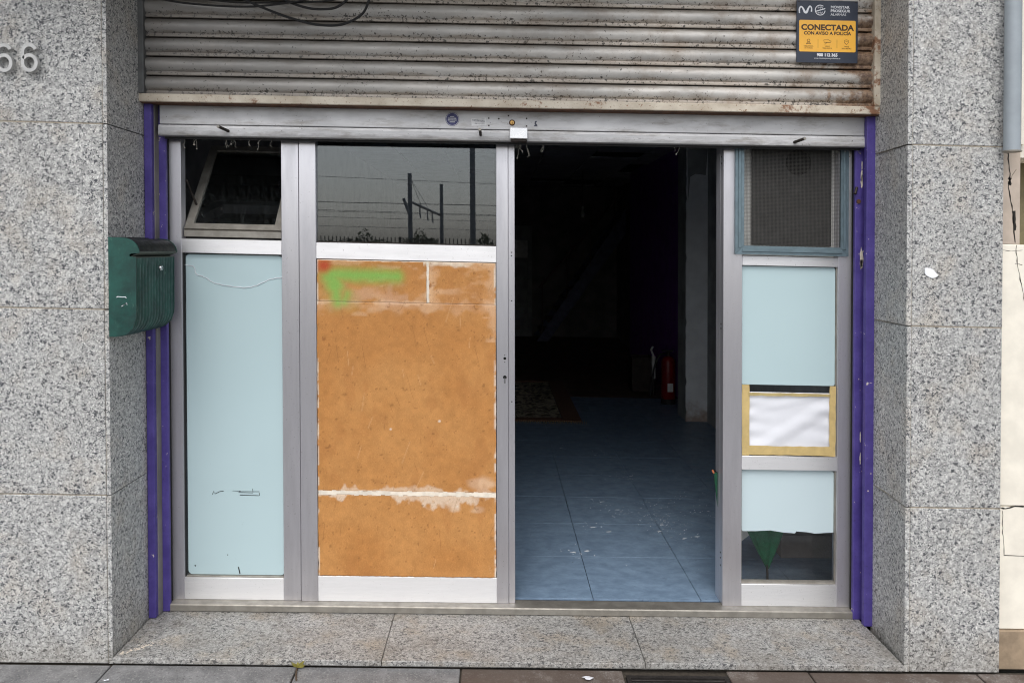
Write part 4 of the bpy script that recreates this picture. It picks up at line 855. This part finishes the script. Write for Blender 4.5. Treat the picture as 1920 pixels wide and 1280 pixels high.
# ================================================================== FACADE ABOVE AND NEIGHBOUR
t = thing('upper_facade', 0, .15, 2.81, 'plain rendered facade above the granite cladding', 'wall')
MB().box(-6, 2.05, .02, .35, 2.96, 7.5).build('wall', 'render_wall', t); MB().box(-6, -3.4, .0, .35, GZ, 2.96).build('wall', 'render_wall', t)
MB().box(-3.4, -1.53, .03, .34, 2.81, 2.96).build('wall', 'render_wall', t); MB().box(1.686, 2.05, .03, .34, 2.81, 2.96).build('wall', 'render_wall', t)
MB().box(-5.5, .5, -.50, .018, 3.0, 3.16, .01).build('balcony_slab', 'render_wall', t)
rl = MB().box(-5.45, .45, -.48, -.44, 4.18, 4.22).build('balcony_rail', 'iron', t)
b0 = MB().box(-5.40, -5.38, -.47, -.45, 3.16, 4.18).build('baluster', 'iron', t)
for i in range(1, 45): again(b0, .13 * i, 0, 0)
t = thing('neighbour_house', 3.2, .2, GZ, 'cream rendered house with a cracked corner at the right edge', 'building')
mbx = MB(); mbx.box(2.052, 6, .030, .34, .10, .606, .002); mbx.build('wall', 'cream', t)
MB().box(2.052, 6, .029, .34, .609, 1.682, .004).build('wall', 'cream', t)
MB().box(2.052, 6, .022, .34, GZ, .097, .004).build('plinth', 'cream_dirty', t)
MB().box(2.052, 2.1415, .034, .34, 1.684, 2.09).build('corner_pier', 'beige_pink', t)
MB().box(2.052, 2.16, .034, .34, 2.092, 7).build('corner_pier', 'cream', t); MB().box(3.4, 6, .034, .34, 1.684, 7).build('wall', 'cream', t)
MB().box(2.16, 3.4, .034, .34, 2.9, 7).build('wall', 'cream', t); MB().box(2.1415, 3.4, .05, .34, 2.04, 2.125).build('window_transom', 'cream', t)
MB().box(2.142, 3.4, .22, .25, 1.684, 2.04).build('window_recess', 'olive', t); MB().box(2.16, 3.4, .09, .12, 2.127, 2.27).build('red_panel', 'brick_red', t)
MB().box(2.16, 3.4, .06, .12, 2.275, 2.30).build('shutter_sill', 'cream', t)
s1 = MB().prism([(.085, 2.303), (.075, 2.31), (.072, 2.325), (.085, 2.338), (.10, 2.338), (.10, 2.303)], 2.16, 3.4, 'x').build('shutter_slat', 'rail_grey', t)
for i in range(1, 14): again(s1, 0, 0, .040 * i)
def crack(pts, wd, yy):
    mb = MB(); pp = []
    for i in range(len(pts) - 1):
        for k_ in range(5): a = k_ / 5; pp.append((pts[i][0] + (pts[i + 1][0] - pts[i][0]) * a + random.uniform(-.003, .003), pts[i][1] + (pts[i + 1][1] - pts[i][1]) * a))
    pp.append(pts[-1]); stroke(mb, pp, [wd * random.uniform(.4, 1.3) for _ in pp], yy); mb.build('crack', 'crack', t)
crack([(2.088, 2.06), (2.098, 1.99), (2.094, 1.90), (2.115, 1.80), (2.123, 1.69)], .005, .0335); crack([(2.123, 1.68), (2.128, 1.60), (2.150, 1.50), (2.165, 1.42)], .004, .0285)
crack([(2.10, 1.955), (2.096, 1.925)], .012, .0335); crack([(2.118, 1.82), (2.122, 1.74)], .013, .0335); crack([(2.098, 1.945), (2.125, 1.99)], .002, .0335)
crack([(2.056, .604), (2.09, .598), (2.13, .609), (2.20, .607)], .006, .0285); crack([(2.078, .59), (2.08, .50), (2.086, .405)], .003, .0295); crack([(2.086, .405), (2.2, .402)], .003, .0295); crack([(2.06, 1.66), (2.10, 1.655), (2.15, 1.66)], .002, .0285)
crack([(2.12, 1.605), (2.15, 1.60)], .002, .0285)
# drainpipe ending at the cracked corner
t = thing('drainpipe', 2.05, -.03, 2.05, 'grey plastic drainpipe ending above the cracked corner', 'pipe')
MB().tube([(2.0505, -.045, 2.052), (2.0505, -.045, 7)], .030, 20).build('pipe', 'pipe_grey', t, True)
MB().lathe([(.024, 0), (.034, .002), (.034, .006), (.030, .008)], (2.0505, -.045, 2.046), 20).build('collar', 'alu_dull', t)
MB().box(2.035, 2.066, -.02, .002, 3.0, 3.03).build('bracket', 'dark_metal', t)

# ================================================================== INSIDE THE SHOP
fl = MB().box(-2.3, 2.6, .445, 5.2, -.10, -.010).build('interior_floor', 'floor_grout', None, kind='structure')
tile0 = None; TX, TY = .505, .4715
for i in range(-5, 5):
    for j in range(0, 10):
        x0 = .4475 + i * TX; y0 = .458 + j * TY
        if x0 < -1.75 or x0 > 2.2: continue
        if tile0 is None: tile0 = B('floor_tile', 'floor_tile', fl, x0 + .0015, x0 + TX - .0015, y0 + .0015, y0 + TY - .0015, -.0098, 0, c=.0005); base = (x0, y0)
        else: again(tile0, x0 - base[0], y0 - base[1], random.uniform(-.0008, .0008))
MB().box(-2.3, 2.6, 5.2, 11.2, -.10, -.002).build('rear_floor', 'floor_brown', None, kind='structure')
def iw(name, mat, lab, *b): return MB().box(*b).build(name, mat, None, label=lab, cat='wall')
iw('interior_wall', 'plaster_dark', 'dark left wall inside the shop', -2.0, -1.85, .445, 11.2, -.1, 2.95)
iw('interior_wall', 'plaster_grey', 'grey front part of the right wall inside the shop', 2.02, 2.2, .445, 4.08, -.01, 2.95)
iw('interior_wall', 'wall_purple', 'purple rear part of the right wall inside the shop', 2.02, 2.2, 4.40, 8.2, -.01, 2.95)
iw('interior_wall', 'plaster_dark', 'dark rear wall at the far end of the shop', -2.0, 3.4, 10.8, 11.0, -.1, 2.95)
iw('interior_wall', 'plaster_dark', 'dark end of the right wall beyond the purple part', 2.25, 2.4, 8.2, 10.8, -.01, 2.95)
MB().box(-1.85, 2.05, .36, .46, 2.305, 2.95).build('lintel', 'plaster_dark', None, label='dark lintel behind the shutter housing', cat='lintel')
MB().box(-1.85, -1.49, .32, .46, -.03, 2.304).build('inner_jamb', 'plaster_dark', None, label='dark masonry jamb behind the left guide rail', cat='wall')
MB().box(1.642, 2.02, .407, .46, -.03, 2.304).build('inner_jamb', 'plaster_dark', None, label='dark masonry jamb behind the right guide rail', cat='wall')
cl = MB().box(-2.0, 3.4, .36, 11.0, 2.80, 2.95).build('ceiling', 'black', None, kind='structure')
ct = None
for i in range(-3, 4):
    for j in range(0, 18):
        x0 = -.02 + i * .6; y0 = .52 + j * .58
        if random.random() < .06 and j > 6: continue
        if ct is None: ct = B('ceiling_tile', 'ceiling', cl, x0 + .004, x0 + .596, y0 + .004, y0 + .576, 2.778, 2.798, c=.003); cb = (x0, y0)
        else: again(ct, x0 - cb[0], y0 - cb[1], random.uniform(-.002, .002))
t = thing('plaster_column', 1.92, 4.2, 0, 'pale plaster column with a stained foot inside on the right', 'column')
mb = MB(); zz = np.linspace(0, 2.8, 60); edge_ = [(1.812 + (.012 * random.random() if z > 1.9 or random.random() < .15 else .002 * random.random()), z) for z in zz]
poly = edge_ + [(2.03, 2.8), (2.03, 0)]; mb.prism(poly, 4.08, 4.10); mb.build('plaster_face', 'plaster_damp', t)
MB().box(1.818, 2.03, 4.101, 4.42, 0, 2.8).build('shaft', 'plaster_grey', t)
pts = [(1.815, .0), (2.03, .0)] + [(2.03 - i * .0215, 0.04 + .06 * (1 - i / 12) + .012 * math.sin(i * 1.3)) for i in range(11)]
MB().prism([(1.83, 2.10), (1.85, 2.34), (1.90, 2.37), (2.0, 2.36), (2.03, 2.8), (1.82, 2.8)], 4.0785, 4.0795).build('grey_patch', 'plaster_grey', t)
# fire extinguisher
t = thing('fire_extinguisher', 1.80, 4.86, 0, 'red fire extinguisher with black hose behind the plaster column', 'extinguisher')
ex, ey = 1.835, 4.90
MB().lathe([(.068, .05), (.074, .06), (.074, .44), (.066, .475), (.045, .50), (.022, .512)], (ex, ey, 0), 24).build('cylinder', 'ext_red', t, True)
MB().lathe([(.076, .0), (.076, .055), (.07, .06)], (ex, ey, 0), 24).build('base_ring', 'rubber', t, True)
MB().lathe([(.02, .512), (.02, .55), (.012, .56)], (ex, ey, 0), 12).build('valve', 'dark_metal', t, True)
MB().box(ex - .07, ex + .05, ey - .012, ey + .012, .555, .575, .003).build('handle', 'rubber', t)
MB().tube(spline([(ex - .02, ey, .54), (ex - .09, ey - .01, .52), (ex - .15, ey - .02, .40), (ex - .18, ey - .02, .22), (ex - .20, ey - .02, .08)], 6), .011, 8).build('hose', 'rubber', t, True)
MB().box(ex - .025, ex + .035, ey - .0775, ey - .0755, .14, .23).build('label_plate', 'label_white', t)
# dark crate and pale pole behind it
t = thing('storage_crate', 1.66, 5.5, 0, 'dark crate on the floor left of the fire extinguisher', 'crate')
for b in ((1.54, 1.79, 5.40, 5.415, .05, .41), (1.54, 1.79, 5.665, 5.68, .05, .41), (1.54, 1.555, 5.415, 5.665, .05, .41), (1.775, 1.79, 5.415, 5.665, .05, .41), (1.54, 1.79, 5.40, 5.68, .03, .049)): MB().box(*b).build('side_panel', 'dark_metal', t)
t = thing('pole', 1.765, 5.30, 0, 'pale upright pole standing by the dark crate', 'pole')
MB().tube([(1.765, 5.30, 0), (1.765, 5.30, .20)], .012, 10).build('dark_foot', 'dark_metal', t); MB().tube([(1.765, 5.30, .20), (1.762, 5.30, .45)], .022, 10).build('pale_sleeve', 'label_white', t); MB().tube([(1.762, 5.30, .45), (1.735, 5.30, .52), (1.755, 5.30, .56)], .012, 10).build('hooked_top', 'label_white', t)
# rug
t = thing('rug', .1, 5.0, 0, 'worn patterned rug lying across the dark shop floor', 'rug')
mb = MB(); nx, ny = 24, 24; V_ = []
for j in range(ny):
    for i in range(nx): x = -1.0 + 1.62 * i / (nx - 1); y = 4.08 + 1.9 * j / (ny - 1); mb.v.append((x, y, .010 + .006 * math.sin(x * 7 + y * 3) * math.sin(y * 5)))
mb.f = [(j * nx + i, j * nx + i + 1, (j + 1) * nx + i + 1, (j + 1) * nx + i) for j in range(ny - 1) for i in range(nx - 1)]; mb.build('field', 'rug', t, True)
for b in ((.625, .80, 3.96, 6.1, .004, .018), (-1.0, .62, 3.96, 4.07, .004, .018), (-1.0, .62, 5.99, 6.1, .004, .018)): MB().box(*b).build('border', 'rug_border', t)
mb = MB()
for i in range(110): x = -1.0 + 1.84 * i / 109; mb.tube([(x, 3.96, .012), (x + random.uniform(-.01, .01), 3.90, .004)], .003, 4)
mb.build('fringe', 'fringe', t, kind='stuff')
# stairs at the back
t = thing('staircase', 1.5, 10.2, 0, 'dark staircase climbing to the right at the back of the shop', 'stairs')
for i in range(11): MB().box(.76 + i * .135, .76 + i * .135 + .17, 9.9, 10.75, .155 + i * .19, .195 + i * .19).build('step', 'dark_wood', t)
for y in (9.86, 10.755): MB().prism([(.70, .02), (.90, .02), (2.42, 2.16), (2.42, 2.42), (2.30, 2.42)], y, y + .035).build('stringer', 'dark_blue', t)
MB().tube([(.74, 9.87, .95), (2.25, 9.87, 3.0 - .3)], .022, 8).build('handrail', 'dark_wood', t)
for i in range(4): MB().tube([(.80 + i * .42, 9.87, .18 + i * .58), (.80 + i * .42, 9.87, 1.02 + i * .57)], .012, 8).build('baluster', 'dark_wood', t)
t = thing('rear_door', .30, 10.7, 0, 'dark rear door with a small pale window beside the stairs', 'door')
MB().box(-.15, .66, 10.72, 10.795, 0, 2.05).build('leaf', 'plaster_grey', t)
for z0, z1 in ((.1, .55), (.62, 1.02), (1.09, 1.36)): MB().box(.0, .58, 10.70, 10.7195, z0, z1, .008).build('panel', 'plaster_grey', t)
MB().box(.10, .58, 10.705, 10.7195, 1.45, 1.78, .006).build('small_window', 'label_white', t); MB().tube([(.60, 10.70, 1.06), (.60, 10.66, 1.06), (.50, 10.66, 1.06)], .01, 8).build('handle', 'chrome', t)
t = thing('hanging_bulb', 1.28, 8.0, 2.1, 'bare bulb hanging from the dark ceiling', 'lamp')
MB().tube([(1.28, 8.0, 2.78), (1.28, 8.0, 2.28)], .005, 6).build('cord', 'cable', t); MB().lathe([(.018, .17), (.018, .10), (.030, .07), (.034, .045), (.025, .012), (.008, 0)], (1.28, 8.0, 2.10), 16).build('bulb', 'bulb', t, True)
# folded umbrella standing point-down behind the glass
t = thing('umbrella', 1.30, .64, .09, 'dark green pleated umbrella point down behind the lower right glass', 'umbrella')
mb = MB(); apex = Vector((1.318, .60, .085)); n = 16; ring = []
for lv, (zz_, r_) in enumerate(((.09, .006), (.26, .085), (.44, .165), (.575, .215))):
    for i in range(n):
        a = 2 * math.pi * i / n; rr_ = r_ * (1 if i % 2 == 0 else .72); lean = -.030 * (zz_ - .09) / .5; mb.v.append((1.318 + lean + rr_ * math.cos(a), .60 + rr_ * .40 * math.sin(a), zz_ + (.012 if i % 2 else 0) * lv))
for lv in range(3):
    for i in range(n): j = (i + 1) % n; mb.f.append((lv * n + i, lv * n + j, (lv + 1) * n + j, (lv + 1) * n + i))
mb.build('canopy', 'umbrella', t); MB().tube([(1.318, .60, .003), (1.30, .60, .70)], .006, 8).build('shaft', 'dark_metal', t)
MB().prism([(1.018, .590), (1.0365, .592), (1.0365, .43)], .486, .488).build('canopy_corner', 'umbrella_dark', t)
MB().tube([(1.0365, .487, .588), (1.034, .53, .588), (1.10, .60, .58)], .0025, 6).build('rib', 'dark_metal', t)
MB().tube([(1.019, .487, .588), (1.013, .487, .602)], .0045, 8).build('rib_tip', 'umbrella_tip', t)
t = MB().prism([(1.17, .10), (1.20, .10), (1.50, .34), (1.50, .80), (1.17, .80)], .80, .815).build('leaning_board', 'pale_board', None, label='pale board leaning behind the green umbrella', cat='board')
MB().box(1.52, 2.0, .95, 1.6, .0, .12).build('floor_bundle', 'plaster_dark', None, label='low dark bundle on the floor behind the right glass', cat='bundle')
# crumbs of plaster on the tiles
mb = MB(); rc = random.Random(5)
CL = ((.75, 1.60), (.95, 1.50), (1.02, 1.42), (.63, 1.75), (1.0, 1.75), (.60, 1.36), (1.05, 1.25), (.45, .95), (.92, 2.3), (.55, 3.1), (.8, 2.9), (1.25, 1.9), (1.3, 1.6))
for q_ in range(210):
    cx_, cy_ = rc.choice(CL); x, y = cx_ + rc.gauss(0, .07), cy_ + rc.gauss(0, .05); s_ = rc.uniform(.0006, .0018)
    mb.box(x - s_, x + s_, y - s_, y + s_, .0010, .0012 + s_)
for q_ in range(26):                                       # flat scrapes
    cx_, cy_ = rc.choice(CL); x, y = cx_ + rc.gauss(0, .06), cy_ + rc.gauss(0, .05); l = rc.uniform(.006, .022); pts = []
    for a in range(10): an = 2 * math.pi * a / 10; pts.append((x + l * math.cos(an) * rc.uniform(.5, 1.1), y + l * .28 * math.sin(an) * rc.uniform(.4, 1.2) + .1 * l * math.cos(an)))
    mb.prism(pts, .0009, .0014, 'z')
mb.build('plaster_crumbs', 'plaster', None, label='white plaster crumbs scattered over the blue floor tiles', cat='debris', kind='stuff')

# ================================================================== ACROSS THE STREET (mirrored in the door glass)
def mast(x, y, h, wd, label, lean=0.0):
    t = thing('railway_mast', x, y, GZ, label, 'mast', 'catenary masts along the railway')
    for s_ in (-1, 1): MB().raw([(x + s_ * wd * .4 + a, y + b, GZ) for a in (-wd * .12, wd * .12) for b in (-.09, .09)] + [(x + lean + s_ * wd * .32 + a, y + b, h) for a in (-wd * .12, wd * .12) for b in (-.09, .09)], [(0, 1, 3, 2), (4, 6, 7, 5), (0, 4, 5, 1), (2, 3, 7, 6), (0, 2, 6, 4), (1, 5, 7, 3)]).build('flange', 'mast', t)
    MB().raw([(x + a, y + b, GZ) for a in (-wd * .3, wd * .3) for b in (-.06, .06)] + [(x + lean + a, y + b, h) for a in (-wd * .22, wd * .22) for b in (-.06, .06)], [(0, 1, 3, 2), (4, 6, 7, 5), (0, 4, 5, 1), (2, 3, 7, 6), (0, 2, 6, 4), (1, 5, 7, 3)]).build('web', 'mast', t)
    return t
m1 = mast(-5.17, -41.14, 6.02, .26, 'railway mast carrying the cross arm, mirrored in the door glass', -.06)
MB().tube([(-5.60, -41.1, 4.50), (-5.25, -41.1, 3.55)], .10, 6).build('bracket', 'mast', m1)
mast(-3.87, -49.14, 6.10, .26, 'farther railway mast at the end of the cross arm, mirrored in the door glass', -.04); mast(-.84, -23.14, 7.6, .20, 'tall near pole at the right of the door glass reflection', -.03)
t = thing('cross_arm', -4.6, -45, 3.6, 'sloping catenary arm with droppers between two railway masts', 'arm')
MB().tube([(-5.22, -41.14, 4.32), (-4.03, -49.0, 3.90)], .09, 8).build('arm', 'mast', t)
for a in (.30, .55, .72): 
    p = (-5.22 + 1.19 * a, -41.14 - 7.86 * a, 4.30 - .42 * a); MB().tube([p, (p[0], p[1], p[2] - .45), (p[0] + .05, p[1], p[2] - .75)], .05, 6).build('dropper', 'mast', t)
for a in (.35, .6): MB().tube([(-5.20, -41.14, 5.75), (-5.22 + 1.19 * a, -41.14 - 7.86 * a, 4.36 - .42 * a)], .015, 5).build('stay_wire', 'wire', t)
for i, (z, z2, y, lab) in enumerate(((5.73, 5.51, -41.3, 'topmost overhead wire mirrored in the door glass'), (4.19, 4.22, -41.5, 'thick overhead wire just below the arm bracket'), (3.74, 3.66, -42.2, 'overhead wire crossing the middle of the masts'), (3.34, 3.30, -43, 'overhead wire below the droppers'), (2.80, 2.76, -44, 'lowest overhead wire above the shrubs'), (3.95, 3.90, -48.8, 'overhead wire at the farther mast'))):
    MB().tube([(-80, y, z + .3), (-10.8, y, z), (0, y, z2), (60, y, z2 - .4)], .013 if i != 1 else .022, 5).build('overhead_wire', 'wire', None, label=lab, cat='wire', group='overhead railway wires')
t = thing('railway_fence', -3, -19.1, GZ, 'spiked metal fence along the railway seen in the reflection', 'fence')
for z in (.35, 1.62): MB().box(-24, 18, -19.16, -19.12, z, z + .05).build('rail', 'fence_metal', t)
mb = MB(); x = -24
while x < 18: mb.tube([(x, -19.1, 0), (x, -19.1, 1.80), (x, -19.1, 1.88)], .014, 4); x += .12
mb.build('bars', 'fence_metal', t, kind='stuff')
for i in range(15): MB().box(-24 + i * 3, -23.93 + i * 3, -19.14, -19.08, GZ, 1.9).build('post', 'fence_metal', t)
def shrub(x, y, h, r_, seed, label):
    rs = np.random.default_rng(seed); t = thing('shrub', x, y, GZ, label, 'shrub', 'shrubs by the railway'); mb = MB()
    for i in range(6):
        a = rs.uniform(0, 6.28); MB().tube([(x, y, GZ), (x + .4 * r_ * math.cos(a), y + .4 * r_ * math.sin(a), h * .5), (x + .8 * r_ * math.cos(a), y + .6 * r_ * math.sin(a), h * .85)], .03, 5, .01).build('stem', 'bark', t)
    for i in range(1800):
        u_ = rs.normal(size=3); u_ /= np.linalg.norm(u_); q_ = rs.uniform(.35, 1) ** .5 * (1 + .35 * math.sin(u_[0] * 5 + seed) * math.cos(u_[2] * 6)); p = np.array([x, y, h * .55]) + u_ * np.array([r_, r_, h * .48]) * q_
        a = rs.normal(size=3) * .045; b = rs.normal(size=3) * .03; mb.face([p - a, p + b, p + a, p - b])
    mb.build('foliage', 'leaf', t)
shrub(-5.9, -29.0, 2.0, 1.1, 1, 'low shrub left of the masts in the reflection'); shrub(-3.3, -29.0, 2.1, .8, 2, 'spiky shrub at the foot of the nearer mast in the reflection'); shrub(-.2, -20.5, 1.85, .7, 3, 'shrub at the right end of the reflection'); shrub(-8.6, -31, 1.9, 1.6, 4, 'shrub at the left end of the reflection')
